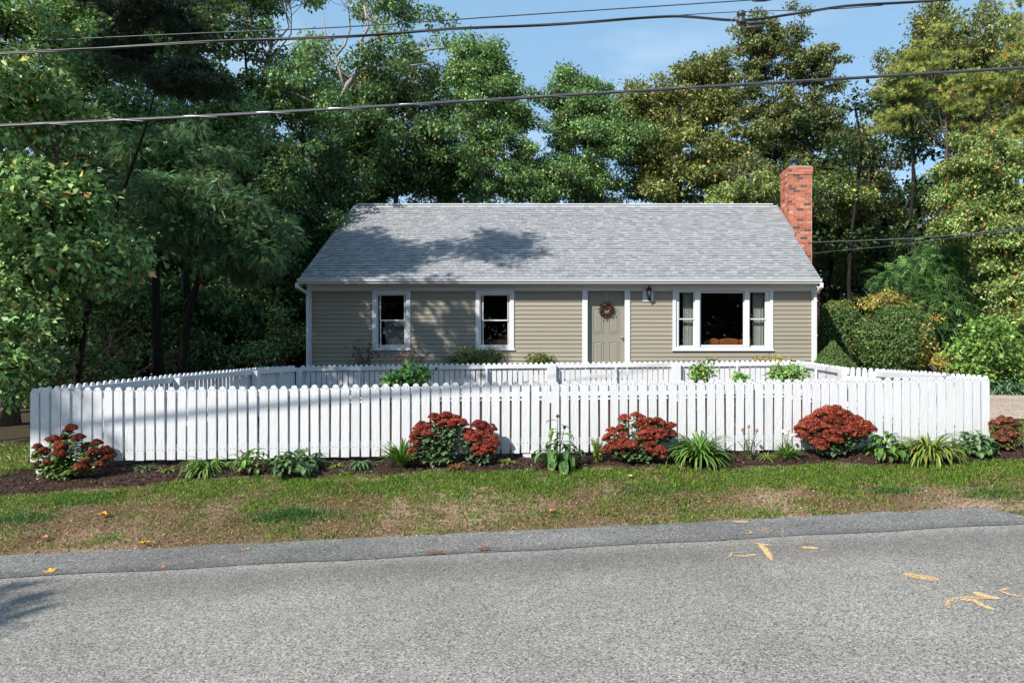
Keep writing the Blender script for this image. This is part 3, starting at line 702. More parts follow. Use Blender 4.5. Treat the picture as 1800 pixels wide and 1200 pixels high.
tag(m.build('dresser', mat('dark_wood', (.10, .05, .035), .5), bevel=.01), 'dark wood dresser behind the window right of the twiggy shrub', 'dresser')
# wreath
wc = Vector((hx(1066), HY+.055, hz(544.5))); m = MB(); r = random.Random(4)
for i in range(620):
    g = r.random()*2*PI; rr = .135+r.gauss(0, .032); c = wc+Vector((rr*math.cos(g), -.0+r.gauss(0, .018)-.01, rr*math.sin(g)))
    d = Vector((math.cos(g+1.2)+r.gauss(0, .6), r.gauss(-.3, .5), math.sin(g+1.2)+r.gauss(0, .6))).normalized(); l = r.uniform(.02, .05)
    q = d.cross(Vector((r.gauss(0, 1), r.gauss(0, 1), r.gauss(0, 1)))).normalized()*l*.4
    m.add([c, c+d*l*.5+q, c+d*l, c+d*l*.5-q], [(0, 1, 2, 3)], r.choice([(.07, .022, .016), (.10, .036, .02), (.045, .024, .018), (.14, .05, .026), (.03, .018, .014)]))
wr = thing('wreath', 'round rust brown dried leaf wreath hung on the front door', 'wreath', wc)
m.build('leaves', M['wreath'], wr)
m = MB(); ring = [wc+Vector((.135*math.cos(t*PI/12), .005, .135*math.sin(t*PI/12))) for t in range(25)]; m.tube(ring, .022, 6, (.12, .06, .035)); m.build('ring', M['wreath'], wr)
m = MB(); m.box(wc.x-.006, wc.x+.006, HY+.086, HY+.091, wc.z+.13, dz1-.002, (.5, .5, .5)); m.build('hanger', M['wreath'], wr)

# ------------------------------------------------------------------ fences
def picket_mesh(seed, w=.0855, h=.775, t=.018, screws=(.735, .105), front=-1):
    r = random.Random(seed); m = MB(); pts = [(-w/2, 0), (w/2, 0), (w/2, h-.040)]
    pts += [(w/2-.010, h-.030)]
    for i in range(1, 8):
        a = PI*i/8; pts.append(((w/2-.012)*math.cos(a), h-.030+.030*math.sin(a)**.8))
    pts += [(-w/2+.010, h-.030), (-w/2, h-.040)]
    m.prism(pts, -t/2, t/2, lambda u, v, d: (u, d, v))
    for z in screws:
        for sx in (-.020, .020):
            a = sx+r.uniform(-.003, .003); b = z+r.uniform(-.004, .004)-h+.775
            m.lathe((a, front*(t/2), b), [(.0045, 0), (.0045, front*.0015)], 6, mi=1, axis='y')
    me = m.build('picket', [M['picket'], M['screw']]); d = me.data; bpy.data.objects.remove(me); return d
PK = [picket_mesh(i) for i in range(4)]; PKL = [picket_mesh(9, w=.089, h=.84)]
def fence(label, name, cat, pts, spacing, side, posts, minors, group=None, rails=True, stub=None, pk=PK, jit=1.0, rz=(.60, .085)):
    """pts: list of (x, y, zbottom); side: -1 puts the picket face to the left of travel..."""
    P0 = [Vector(p) for p in pts]; L = [0]
    for a, b in zip(P0[:-1], P0[1:]): L.append(L[-1]+(b.xy-a.xy).length)
    def at(s):
        for i in range(len(L)-1):
            if s <= L[i+1] or i == len(L)-2: t = (s-L[i])/(L[i+1]-L[i]); return P0[i].lerp(P0[i+1], t), (P0[i+1].xy-P0[i].xy).normalized()
    root = thing(name, label, cat, P0[0], group); r = random.Random(len(label)); s = .05; k = 0
    while s < L[-1]:
        p, d = at(s); nrm_ = Vector((d.y, -d.x))*side
        o = bpy.data.objects.new('picket', pk[r.randrange(len(pk))]); C.objects.link(o); o.parent = root
        q = Vector((p.x, p.y, p.z))+Vector((nrm_.x, nrm_.y, 0))*(.030+r.uniform(-.0015, .005))
        o.location = q-P0[0]+Vector((0, 0, r.uniform(-.004, .004)*jit))
        fl = math.atan2(d.y, d.x)+(0 if side > 0 else PI)
        o.rotation_euler = (r.uniform(-.004, .004), r.uniform(-.009, .009)*jit, fl+r.uniform(-.035, .035))
        sp = spacing(s) if callable(spacing) else spacing
        s += sp+r.uniform(-.002, .002)*jit; k += 1
    def rail(z0, hgt):
        m = MB(); n = max(2, int(L[-1]/2.4)+1); last = None
        for i in range(len(P0)-1):
            a, b = P0[i], P0[i+1]; d = (b-a).normalized(); nx = Vector((d.y, -d.x, 0)).normalized()
            m.obox((a+b)/2+Vector((0, 0, z0+hgt/2)), d, nx, Vector((0, 0, 1)), (b-a).length/2, .0185, hgt/2)
        m.build('rail', M['white'], root)
    if rails: rail(rz[0]+.06, .075); rail(rz[1], .075)
    for s, dp in posts:
        p, d = at(min(s, L[-1]-.001)); nx = Vector((d.y, -d.x, 0))*side; m = MB()
        m.obox(Vector((p.x, p.y, p.z+.36-dp/2))-nx*.045*1.45, Vector((d.x, d.y, 0)), nx, Vector((0, 0, 1)), .048, .045, .36+dp/2); m.build('post', M['white'], root, bevel=.003)
    for s in minors:
        p, d = at(s); nx = Vector((d.y, -d.x, 0))*side; m = MB()
        m.obox(Vector((p.x, p.y, p.z+.41))-nx*.039, Vector((d.x, d.y, 0)), nx, Vector((0, 0, 1)), .019, .019, .255); m.build('stile', M['white'], root)
    return root
fl = P(57, 810, 7.24); fm = P(925, 795, 7.42); fr = P(1737, 783, 7.6)
sF = lambda s: float(np.interp(s, [0, 3, 6, 8.3, 8.5, 10.4], [.1088, .1078, .1062, .1055, .1003, .1003]))
front = fence('long white picket fence facing the road behind the mulch bed', 'picket_fence', 'fence', [fl, P(500, 804, 7.33), fm, P(1325, 790, 7.505), fr], sF, 1,
      [(.115, .02), (2.70, .02), (5.23, .02), (7.70, .02), (10.27, .08)], [1.4, 3.95, 6.4, 9.0])
# stubs of the posts show flush below the pickets
for px_, py_ in ((75, 838), (927, 808), (1326, 797)):
    g = P(px_, py_, 7.24+.36*(px_-57)/1680); m = MB(); m.box(g.x-.046, g.x+.046, g.y-.036, g.y-.0, g.z-.05, {75: fl.z, 927: fm.z+.0, 1326: fm.z+.02}[px_]+.03); m.build('post_foot', M['white'], front, bevel=.003)
bl = Vector((-5.80, 13.75, P(0, 642, 13.75).z-.775)); br = Vector((4.32, 14.2, P(0, 632.5, 14.2).z-.775))
fence('white picket fence along the left side of the yard, in tree shade', 'picket_fence', 'fence', [(fl.x+.03, fl.y+.07, fl.z), (-5.83, 9.7, .262), (-5.82, 11.9, .268), (bl.x, bl.y-.06, bl.z)], .108, -1,
      [(2.35, .1), (4.6, .1)], [1.1, 3.5, 5.6])
LB = (br.xy-bl.xy).length
fence('white picket fence across the back of the yard in front of the house', 'picket_fence', 'fence', [(bl.x+.03, bl.y, bl.z), (hx(970)*13.95/17.1, 13.97, P(0, 636.5, 13.97).z-.775), br], .107, -1,
      [(.02, .1), (2.42, .1), (5.03, .1), (5.12, .1), (7.58, .1), (7.67, .1), (LB-.05, .1)], [1.2, 3.75, 6.38, 8.9])
gp1 = (4.36, 11.35); gp2 = (4.40, 10.42)
fence('short white picket fence on the right side between house corner and gate', 'picket_fence', 'fence', [(br.x+.01, br.y-.06, br.z), (gp1[0], gp1[1], P(0, 646, 11.35).z-.775)], .107, -1, [(.02, .1), (2.75, .1), (2.66, .1)], [1.35])
fence('white picket fence on the right side between gate and road', 'picket_fence', 'fence', [(gp2[0], gp2[1], P(0, 648, 10.42).z-.775), (4.44, 9.0, .335), (fr.x+.0, fr.y+.08, fr.z)], .1065, -1, [(.04, .1)], [1.35, 2.2])
g0 = P(1494, 645, 11.3); gate = thing('garden_gate', 'low white picket gate with wide gaps in the right side fence', 'gate', (gp1[0]+.02, gp1[1]-.02, g0.z-.775))
gd = Vector((.30, -.62, 0)); gl = gd.length; gd.normalize(); gb = Vector(gate.location)
for i in range(6):
    o = bpy.data.objects.new('picket', PK[i % 4]); C.objects.link(o); o.parent = gate; o.location = gd*(.06+i*gl/5.6)+Vector((0, 0, .0)); o.rotation_euler = (0, 0, math.atan2(gd.y, gd.x)+PI)
for z in (.55, .12):
    m = MB(); m.obox(gb+gd*gl/2+Vector((-.028, 0, z+.04)), gd, Vector((gd.y, -gd.x, 0)), Vector((0, 0, 1)), gl/2+.04, .016, .04); m.build('rail', M['white'], gate)
m = MB(); m.tube([gb+gd*.05+Vector((-.03, 0, .16)), gb+gd*(gl-.02)+Vector((-.03, 0, .55))], .018, 4); m.build('brace', M['white'], gate)

# ------------------------------------------------------------------ paint marks and fallen leaves on the road
def stroke(name, label, parts):
    """parts: list of (list of photo points, width m, cover 0..1)"""
    V = []; Fc = []; cov = []
    for pts, wd, cv in parts:
        wd *= .82; cv -= .03
        g = [G(*p) for p in pts]; pp = []
        for a, b in zip(g[:-1], g[1:]):
            n = max(2, int((b-a).length/.03)); pp += [a.lerp(b, i/n) for i in range(n)]
        pp.append(g[-1]); n = len(pp); base = len(V)
        for i, p in enumerate(pp):
            d = (pp[min(i+1, n-1)]-pp[max(i-1, 0)]); d.z = 0; d.normalize(); s = Vector((-d.y, d.x, 0))
            ww = wd*.5*(.55+.9*float(vnoise(p.x*1.0, p.y, 9, 3)))*min(1, (i+.6)/(n*.12+.6), (n-i-.4)/(n*.12+.6))
            top = .019 if p.y > float(seam_y(p.x))-.05 else .0125
            zz = .02*p.x+top
            for q in (-1, -.5, .5, 1):
                V.append((p.x+s.x*ww*q, p.y+s.y*ww*q, zz)); cov.append(cv if abs(q) < .8 else cv-.22)
        for i in range(n-1):
            for q in range(3): Fc.append((base+i*4+q, base+i*4+q+1, base+i*4+q+5, base+i*4+q+4))
    me = bpy.data.meshes.new(name); me.from_pydata(V, [], Fc); me.materials.append(M['mark'])
    at = me.attributes.new('cover', 'FLOAT', 'POINT'); at.data.foreach_set('value', cov)
    o = bpy.data.objects.new(name, me); C.objects.link(o); return tag(o, label, 'road marking', 'orange survey marks sprayed on the road')
stroke('paint_mark', 'small orange oval spot nearest the grass edge', [([(1289, 924), (1302, 925), (1315, 924)], .11, .66)])
stroke('paint_mark', 'broken orange scribble on the dark pavement strip', [([(1308, 939), (1320, 942), (1318, 946), (1306, 944)], .05, .6), ([(1330, 936), (1352, 936), (1336, 941), (1351, 943), (1334, 945)], .035, .56), ([(1280, 936), (1286, 939)], .03, .5)])
stroke('paint_mark', 'faint orange letter like a T beside the broken scribble', [([(1368, 933), (1384, 932)], .03, .58), ([(1377, 934), (1376, 952)], .045, .50)])
stroke('paint_mark', 'orange arrow shaped mark with a long slanting leg', [([(1325, 961), (1340, 964), (1356, 966)], .06, .68), ([(1334, 962), (1346, 975), (1357, 993)], .06, .72)])
stroke('paint_mark', 'orange crossed scribble left of the slanting arrow', [([(1253, 963), (1300, 963), (1345, 966)], .03, .53), ([(1272, 990), (1284, 985), (1286, 979), (1312, 977)], .045, .60), ([(1286, 983), (1310, 985), (1334, 981)], .05, .64)])
el = [(1424+29*math.cos(t*PI/12), 969+10.5*math.sin(t*PI/12)) for t in range(25)]
stroke('paint_mark', 'orange ellipse outline with a filled blot inside it', [(el, .035, .53), ([(1408, 969), (1425, 970), (1438, 971)], .075, .68), ([(1418, 975), (1436, 977)], .05, .6), ([(1438, 955), (1472, 954)], .02, .48)])
stroke('paint_mark', 'solid orange wedge alone on the grey asphalt', [([(1589, 1016), (1604, 1020), (1625, 1024), (1650, 1026)], .12, .64), ([(1650, 1028), (1680, 1036)], .015, .5)])
stroke('paint_mark', 'large looping orange scrawl nearest the right edge of the road', [([(1668, 1078), (1665, 1068), (1678, 1061), (1705, 1059), (1738, 1061)], .05, .62), ([(1688, 1063), (1712, 1064), (1728, 1074), (1748, 1081)], .055, .7), ([(1713, 1049), (1722, 1054), (1742, 1059), (1758, 1061)], .075, .74), ([(1776, 1042), (1756, 1047), (1776, 1054), (1802, 1058)], .045, .68)])
lf_m = mat('fallen_leaf', attr='Col', rough=.6, trans=.2)
def fallen(px, py, size, col, label, seed):
    r = random.Random(seed); g = G(px, py); m = MB(); n = 10; rim = []
    a0 = r.random()*6
    for i in range(n):
        rr = size*(1 if i % 2 == 0 else .5)*r.uniform(.75, 1.1); t = a0+2*PI*i/n; rim.append((rr*math.cos(t), rr*math.sin(t), r.uniform(0, .5)*size))
    zb = g.z+.03 if py > 880 else g.z+.04
    vs_ = [(g.x, g.y, zb)]+[(g.x+a, g.y+b, zb+c) for a, b, c in rim]
    vs2 = [(a, b, c-.0012) for a, b, c in vs_]
    m.add(vs_+vs2, [(0, i+1, (i+1) % n+1) for i in range(n)]+[(n+1, n+1+(i+1) % n+1, n+1+i+1) for i in range(n)]+[(i+1, n+2+i, n+2+(i+1) % n, (i+1) % n+1) for i in range(n)], col)
    tag(m.build('fallen_leaf', lf_m), label, 'leaf', 'fallen autumn leaves')
Yl, Br, Rs = (.75, .45, .05), (.38, .17, .07), (.45, .14, .05)
for a in ((88, 1013, .045, Yl, 'yellow maple leaf on the asphalt near the left end of the road'), (181, 910, .055, (.8, .42, .03), 'bright orange yellow leaf on the verge at far left'), (254, 961, .045, Yl, 'yellow leaf at the very edge of the pavement'),
          (285, 1005, .03, Br, 'small tan leaf lying on the pavement seam'), (424, 977, .028, Br, 'darker of the two small leaves on the pavement strip'), (436, 973, .03, (.6, .36, .14), 'paler of the two small leaves on the pavement strip'),
          (75, 951, .05, (.5, .22, .1), 'pinkish brown leaf on bare soil at far left'), (1602, 1146-240, .03, Br, 'brown leaf by the grass edge at right'), (1108, 918-75, .035, (.7, .5, .2), 'pale yellow leaf in the green grass below the red sedum'), (970, 905, .05, (.50, .25, .11), 'rust brown leaf on the sandy verge')):
    fallen(*a, int(a[0]))
for px, py, wd, lb in ((764, 983, .045, 'long heap of rust brown pine needles on the pavement seam'), (850, 976, .022, 'small heap of rust brown pine needles on the pavement seam')):
    g = G(px, py); rs = np.random.RandomState(int(px)); n = 110; x = g.x+rs.randn(n)*wd*1.0; y = g.y+rs.randn(n)*wd*.22+.1*(x-g.x); a = rs.rand(n)*2*PI
    q = leaf_quads(np.stack([x, y, .02*x+.030+rs.rand(n)*.012], 1), np.stack([np.cos(a), np.sin(a)*.5, rs.randn(n)*.1], 1), np.tile([0, 0, 1.], (n, 1)), .015+.02*rs.rand(n), np.full(n, .004), .1)
    q[:, :, 2] = np.maximum(q[:, :, 2], .02*x[:, None]+.024)
    tag(quads_obj('needle_heap', q, pick_cols(n, [((.38, .14, .06), 3), ((.25, .09, .04), 2)], .3, rs), M['chip']), lb, 'pine needles', 'heaps of fallen needles')
# ------------------------------------------------------------------ trees
GR = {
 'locust': [((.075, .165, .040), 5), ((.11, .20, .05), 3), ((.05, .12, .035), 3), ((.25, .25, .05), .35)],
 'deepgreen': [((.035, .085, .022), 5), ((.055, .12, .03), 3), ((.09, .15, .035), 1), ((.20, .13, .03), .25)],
 'oak': [((.085, .125, .028), 5), ((.12, .15, .035), 3), ((.055, .09, .022), 3), ((.24, .17, .04), .9), ((.22, .08, .03), .3)],
 'gold': [((.125, .16, .033), 4), ((.085, .13, .028), 6), ((.20, .20, .045), 1.6), ((.25, .12, .035), .3), ((.07, .10, .025), 2)],
 'rust': [((.11, .14, .038), 4), ((.08, .118, .03), 6), ((.19, .12, .05), .8), ((.06, .085, .025), 3)],
 'maple': [((.12, .20, .045), 5), ((.085, .155, .035), 4), ((.20, .22, .055), 2), ((.36, .13, .04), .35), ((.26, .19, .05), .5)],
 'lime': [((.085, .18, .025), 5), ((.125, .23, .035), 3), ((.065, .15, .025), 3)],
 'broad': [((.10, .20, .05), 5), ((.14, .25, .06), 3), ((.06, .13, .035), 3), ((.35, .30, .05), .5), ((.30, .16, .05), .25)],
 'blue': [((.06, .135, .05), 5), ((.09, .18, .055), 3), ((.038, .09, .038), 3), ((.20, .22, .05), .3)],
 'pine': [((.14, .20, .035), 4), ((.20, .25, .04), 3), ((.06, .10, .025), 2), ((.30, .17, .04), .6)],
 'darkpine': [((.02, .05, .022), 5), ((.035, .07, .03), 3)],
 'hemlock': [((.06, .15, .035), 4), ((.09, .20, .04), 3), ((.04, .10, .03), 3)],
 'bush': [((.075, .17, .03), 5), ((.11, .22, .035), 3), ((.05, .09, .02), 2)],
 'burning': [((.065, .15, .03), 5), ((.095, .18, .035), 3), ((.05, .10, .025), 2)],
 'gb': [((.24, .22, .03), 3), ((.16, .19, .035), 4), ((.30, .13, .04), .5)],
 'azalea': [((.07, .115, .025), 5), ((.11, .15, .03), 3), ((.15, .08, .03), .9)],
}
for k_ in GR:
    GR[k_] = [(c_, w_*(.4 if c_[0] > c_[1]*1.1 and k_ not in ('azalea', 'gb') else 1)) for c_, w_ in GR[k_]]
    GR[k_] = [((c_[0]*1.04+.10*c_[1]*.6, c_[1]*.94, c_[2]*1.0+.06*c_[1]), w_) for c_, w_ in GR[k_]]
def sph(rs, n):
    d = rs.randn(n, 3); return nrm(d)
def leaves_at(cent, crad, n_leaf, size, pal, rs, droop=.25, aspect=.55, flat=.7, shell=.55, out_c=None, cjit=.18, jit=.25):
    """cent (K,3), crad (K,) clusters, n_leaf total"""
    K = len(cent); w = crad**2; w = w/w.sum(); idx = rs.choice(K, n_leaf, p=w)
    d = sph(rs, n_leaf); r = (shell+(1-shell)*rs.rand(n_leaf))*crad[idx]*(1+.25*rs.randn(n_leaf)).clip(.3, 1.7)
    off = d*r[:, None]; off[:, 2] *= flat
    pos = cent[idx]+off
    dr = nrm(d*.8+rs.randn(n_leaf, 3)*.7+np.array([0, 0, -droop]))
    up = nrm(d*.5+np.array([0, 0, 1.0])+rs.randn(n_leaf, 3)*.6)
    L = size*(.45+1.15*rs.rand(n_leaf)**1.4); q = leaf_quads(pos, dr, up, L, L*aspect)
    cc = 1+cjit*rs.randn(K).clip(-1.6, 1.6)
    col = pick_cols(n_leaf, pal, jit, rs)*cc[idx][:, None]
    return q, np.clip(col, .004, .9)
def fronds_at(cent, crad, n_fr, Lf, pal, rs, droop=.5, flat=.8, nl=7, lw=.011, ll=.045):
    K = len(cent); w = crad**2; w = w/w.sum(); idx = rs.choice(K, n_fr, p=w)
    d = sph(rs, n_fr); off = d*(crad[idx]*(.5+.5*rs.rand(n_fr)))[:, None]; off[:, 2] *= flat; pos = cent[idx]+off
    dr = nrm(d*.8+rs.randn(n_fr, 3)*.5+np.array([0, 0, -droop])); up = nrm(np.array([0, 0, 1.])+rs.randn(n_fr, 3)*.45)
    s = nrm(np.cross(dr, up)); col = pick_cols(n_fr, pal, .25, rs); Q = []; K_ = []
    L = Lf*(.6+.8*rs.rand(n_fr))
    for i in range(nl):
        t = (i+1)/(nl+1)
        b = pos+dr*(L*t)[:, None]+np.array([0, 0, -1.])*(L*t*t*.35)[:, None]
        for sg in (-1, 1):
            dd = nrm(s*sg+dr*.35+np.array([0, 0, -.18])); k = 1-.5*abs(t-.45)
            Q.append(leaf_quads(b, dd, up, np.full(n_fr, ll*k), np.full(n_fr, lw*2.2*k), .1)); K_.append(col*(1+.1*rs.randn(n_fr, 1)))
    return np.concatenate(Q), np.clip(np.concatenate(K_), .004, .9)
def tufts_at(cent, crad, n_t, Ln, pal, rs, nn=26, wn_=.012):
    K = len(cent); idx = rs.randint(0, K, n_t); d = sph(rs, n_t); d[:, 2] = np.abs(d[:, 2])*.8-.15
    pos = cent[idx]+d*(crad[idx]*(.35+.65*rs.rand(n_t)))[:, None]*np.array([1, 1, .6])
    ax = nrm(d+np.array([0, 0, .5])+.4*rs.randn(n_t, 3)); col = pick_cols(n_t, pal, .22, rs); Q = []; Kc = []
    for i in range(nn):
        dd = nrm(ax*(.25+1.0*rs.rand(n_t, 1))+sph(rs, n_t)*.9)
        Q.append(leaf_quads(pos-dd*.01, dd, sph(rs, n_t), Ln*(.7+.5*rs.rand(n_t)), np.full(n_t, wn_), 0)); Kc.append(col*(1+.18*rs.randn(n_t, 1)))
    return np.concatenate(Q), np.clip(np.concatenate(Kc), .004, .9)

def clusters_in(envs, n, rs, seed, inner=.35, fl=.85):
    """envs list of (cx, cy, cz, rx, ry, rz, weight)"""
    W = np.array([e[6] for e in envs], float); W /= W.sum(); out = []
    for i in range(n*3):
        e = envs[rs.choice(len(envs), p=W)]; d = nrm(rs.randn(3)); rr = inner+(1-inner)*rs.rand()**.6
        k = 1+.48*(vnoise(d[0]*2+d[2], d[1]*2-d[2], 1.6, seed)*2-1)
        p = np.array(e[:3])+d*np.array(e[3:6])*rr*k
        if p[2] < gz(0, 20)*0+.4: continue
        out.append(p)
        if len(out) >= n: break
    return np.array(out)
def skeleton(parent, base, cent, rs, tr, bark, lean=0, limbs=9, top=.85, twig=.012, curve=.5, name='trunk'):
    m = MB(); zt = cent[:, 2].max(); zb = np.percentile(cent[:, 2], 8); c0 = cent[:, :2].mean(0)
    n = 9; pts = []
    for i in range(n+1):
        t = i/n; z = base[2]-.1+(zt*top-base[2])*t
        x = base[0]+(c0[0]-base[0])*t+.25*math.sin(t*5+base[0])*t; y = base[1]+(c0[1]-base[1])*t+.25*math.cos(t*4+base[0])*t; pts.append((x, y, z))
    rad = [tr*(1-.88*i/n)+(tr*.35 if i == 0 else 0) for i in range(n+1)]; m.tube(pts, rad, 8)
    pa = np.array(pts); ang = np.arctan2(cent[:, 1]-c0[1], cent[:, 0]-c0[0]); hq = (cent[:, 2]-zb)/(zt-zb+1e-6)
    key = ((ang+PI)/(2*PI)*4).astype(int)+4*np.clip((hq*3).astype(int), 0, 2)
    for g in np.unique(key):
        ci = np.where(key == g)[0]; gc = cent[ci].mean(0); far = cent[ci].max(0)
        zs = max(pa[1][2], gc[2]-.45*np.linalg.norm(gc[:2]-c0)-.3); i = int(np.clip(np.searchsorted(pa[:, 2], zs), 1, n-1)); s = pa[i]
        r0 = rad[i]*.55; L = np.linalg.norm(gc-s); mid = s*.5+gc*.5+np.array([rs.randn()*.12*L, rs.randn()*.12*L, -.06*L])
        q = [s, s*.7+mid*.3+rs.randn(3)*.04*L, mid, mid*.4+gc*.6+rs.randn(3)*.05*L, gc]; m.tube(q, [r0, r0*.85, r0*.65, r0*.5, r0*.35], 6, cap=False)
        for k in ci:
            u_ = .15+.85*rs.rand(); st = mid*(1-u_)+gc*u_; e = cent[k]; md = (st+e)/2+rs.randn(3)*.08*np.linalg.norm(e-st)
            m.tube([st, md, e], [max(r0*.32, twig), max(r0*.2, twig*.8), twig*.4], 4, cap=False)
    return m.build(name, bark, parent, smooth=True)
def env(px, py, Y, rx, ry, wt=1, dep=.8):
    c = P(px, py, Y); return (c.x, c.y, c.z, rx*Y/F, rx*Y/F*dep, ry*Y/F, wt)
TN = [0]
LB_ = 2.05
def tree(label, envs, pal, ncl, nleaf, size, tr=.16, bark='bark', cr=.7, name='tree', cat='tree', group=None, base=None, kind='leaf', extra=(), seed=None, **kw):
    TN[0] += 1; rs = np.random.RandomState(seed or 100+TN[0]); sk = {k: kw.pop(k) for k in ('top', 'twig') if k in kw}
    inner = kw.pop('inner', .35)
    if kind == 'leaf' and cr >= .44: ncl = int(ncl*2.1); cr *= .62; nleaf = int(nleaf*1.75); size *= .80; kw.setdefault('flat', .55); kw.setdefault('shell', .35)
    cent = clusters_in(envs, ncl, rs, TN[0], inner)
    if base is None: base = (envs[0][0], envs[0][1])
    b = (base[0], base[1], gz(base[0], base[1])); root = thing(name, label, cat, b, group)
    if tr: skeleton(root, b, cent, rs, tr, M[bark], **sk)
    crad = cr*(.6+.8*rs.rand(len(cent)))
    if kind == 'leaf': q, c = leaves_at(cent, crad, nleaf, size, GR[pal] if isinstance(pal, str) else pal, rs, **kw); mt = M['leaf']
    elif kind == 'frond': q, c = fronds_at(cent, crad, nleaf, size, GR[pal], rs, **kw); mt = M['leaf']
    else: q, c = tufts_at(cent, crad, nleaf, size, GR[pal], rs, **kw); mt = M['needle']
    for (p2, f2) in extra:
        k = rs.rand(len(q)) < f2(q[:, 0]); c[k] = pick_cols(int(k.sum()), GR[p2], .25, rs)
    quads_obj('crown', q, np.clip(c*(LB_ if kind != 'tuft' or pal == 'pine' else 1.), .003, .9), mt, root); return root
BG = 'trees standing behind the house'
# back row, behind the house
tb_ = tree('tall tree with bare pale limbs against the sky behind the left end of the roof', [env(650, 0, 25, 100, 32, 2), env(745, 62, 25, 75, 50, 2), env(545, 100, 25, 40, 60, 1), env(690, -70, 25, 140, 50, 2)], 'locust', 62, 10000, .13, .24, 'palebark', .42, group=BG, base=(-9.6, 25), inner=.2)
for lp_, r0_ in (([(600, 175), (612, 148), (628, 128), (640, 100), (634, 72), (648, 48), (640, 10)], .10), ([(622, 132), (650, 118), (684, 112), (706, 98), (750, 88), (800, 82)], .065), ([(606, 160), (598, 128), (590, 100), (574, 76), (568, 30)], .06), ([(590, 100), (606, 80), (616, 50), (612, 10)], .045), ([(636, 78), (668, 66), (700, 60)], .04), ([(684, 112), (720, 116), (760, 110)], .035)):
    m = MB(); q_ = [P(a_, b_, 24.4) for a_, b_ in lp_]; m.tube(q_, [r0_*(1-.75*i_/len(q_)) for i_ in range(len(q_))], 6); m.build('limb', M['palebark'], tb_, smooth=True)
tree('dark dense oak directly behind the left half of the roof ridge', [env(690, 240, 25, 120, 120, 3), env(620, 290, 24.5, 90, 90, 1), env(770, 300, 25, 60, 60, 1)], 'deepgreen', 120, 40000, .15, .2, 'bark', .75, group=BG)
tree('oak with rust tinted top between the bare limbs and the dark oak', [env(650, 160, 26.5, 90, 45, 2), env(740, 150, 27, 60, 60, 1)], 'gold', 44, 7000, .14, .15, 'bark', .5, group=BG)
tree('slender airy locust with the tallest peak left of the open sky', [env(850, 130, 24.5, 52, 70, 2), env(880, 200, 24.5, 75, 60, 2), env(870, 290, 24.5, 85, 60, 2), env(905, 320, 24.5, 60, 50, 1)], 'locust', 130, 48000, .12, .15, 'palebark', .62, group=BG, inner=.25)
tree('round topped locust standing right of the slender airy locust', [env(1020, 175, 25, 62, 48, 2), env(1040, 240, 25, 85, 60, 2), env(1010, 320, 25, 85, 55, 2)], 'locust', 130, 50000, .12, .15, 'palebark', .62, group=BG, inner=.25)
tree('pale green feathery tree in the gap between dark oak and slender locust', [env(790, 210, 29, 60, 80, 2), env(810, 300, 29, 60, 60, 2)], 'locust', 45, 9000, .14, .12, 'palebark', .6, group=BG)
tree('broad golden olive oak behind the middle of the right roof half', [env(1190, 190, 27, 100, 60, 2), env(1250, 160, 27, 60, 55, 1), env(1190, 300, 26, 110, 75, 3), env(1120, 220, 26, 50, 60, 1)], 'gold', 150, 46000, .15, .2, 'bark', .7, group=BG)
tree('tall thin tree with sparse rusty crown rising into the wire splice', [env(1350, 70, 25, 75, 60, 2), env(1420, 120, 25, 70, 55, 2), env(1320, 140, 25, 45, 60, 1), env(1370, 210, 25, 95, 60, 3), env(1440, 190, 25, 50, 50, 1)], 'rust', 130, 26000, .13, .14, 'darkbark', .45, group=BG, inner=.15)
tree('rusty green oak low behind the chimney', [env(1350, 300, 25, 110, 80, 3), env(1470, 280, 26, 90, 90, 2), env(1470, 380, 25, 80, 70, 2)], 'rust', 140, 42000, .15, .18, 'darkbark', .7, group=BG)
tree('big round dark green oak behind the pine at upper right', [env(1670, 110, 27, 110, 85, 3), env(1740, 170, 27, 90, 90, 2), env(1590, 190, 27, 55, 60, 1)], 'oak', 150, 46000, .15, .25, 'bark', .75, group=BG)
tree('shaded dark tree with open gaps right of the chimney', [env(1500, 420, 27, 80, 90, 2), env(1580, 370, 27, 90, 90, 2), env(1640, 420, 28, 100, 80, 2)], 'oak', 120, 22000, .15, .2, 'darkbark', .65, group=BG, inner=.2)
tree('green maple sapling crown low above the right end of the roof', [env(1320, 350, 23.5, 80, 30, 2), env(1460, 350, 23, 60, 50, 2)], 'maple', 60, 13000, .13, .1, 'bark', .5, group=BG)
tree('small dark tree low behind the left corner of the roof', [env(560, 350, 22, 80, 90, 2), env(520, 440, 22, 60, 80, 2)], 'deepgreen', 80, 20000, .13, .14, 'bark', .6, group=BG)
# pines
def pine(label, envs, pal, ncl, nt, base, tr, Ln=.13, **kw): return tree(label, envs, pal, ncl, nt, Ln, tr, 'darkbark' if pal == 'darkpine' else 'bark', kw.pop('cr', .42), 'pine_tree', 'pine tree', None, base, 'tuft', **kw)
pine('pitch pine with olive needle clumps and bent trunk at upper right', [env(1600, 150, 21, 75, 50, 2), env(1700, 170, 21, 75, 45, 2), env(1640, 100, 21, 50, 40, 1), env(1720, 240, 21, 60, 35, 1), env(1570, 220, 21, 40, 30, .8)], 'pine', 130, 3600, (P(1640, 0, 21).x, 21), .2, top=.8)
pine('pine crown cut by the top right corner of the photo', [env(1790, 110, 20, 50, 80, 2), env(1850, 60, 20, 60, 90, 2), env(1800, 230, 20, 50, 40, 1)], 'pine', 75, 2000, (P(1850, 0, 20).x, 20), .2)
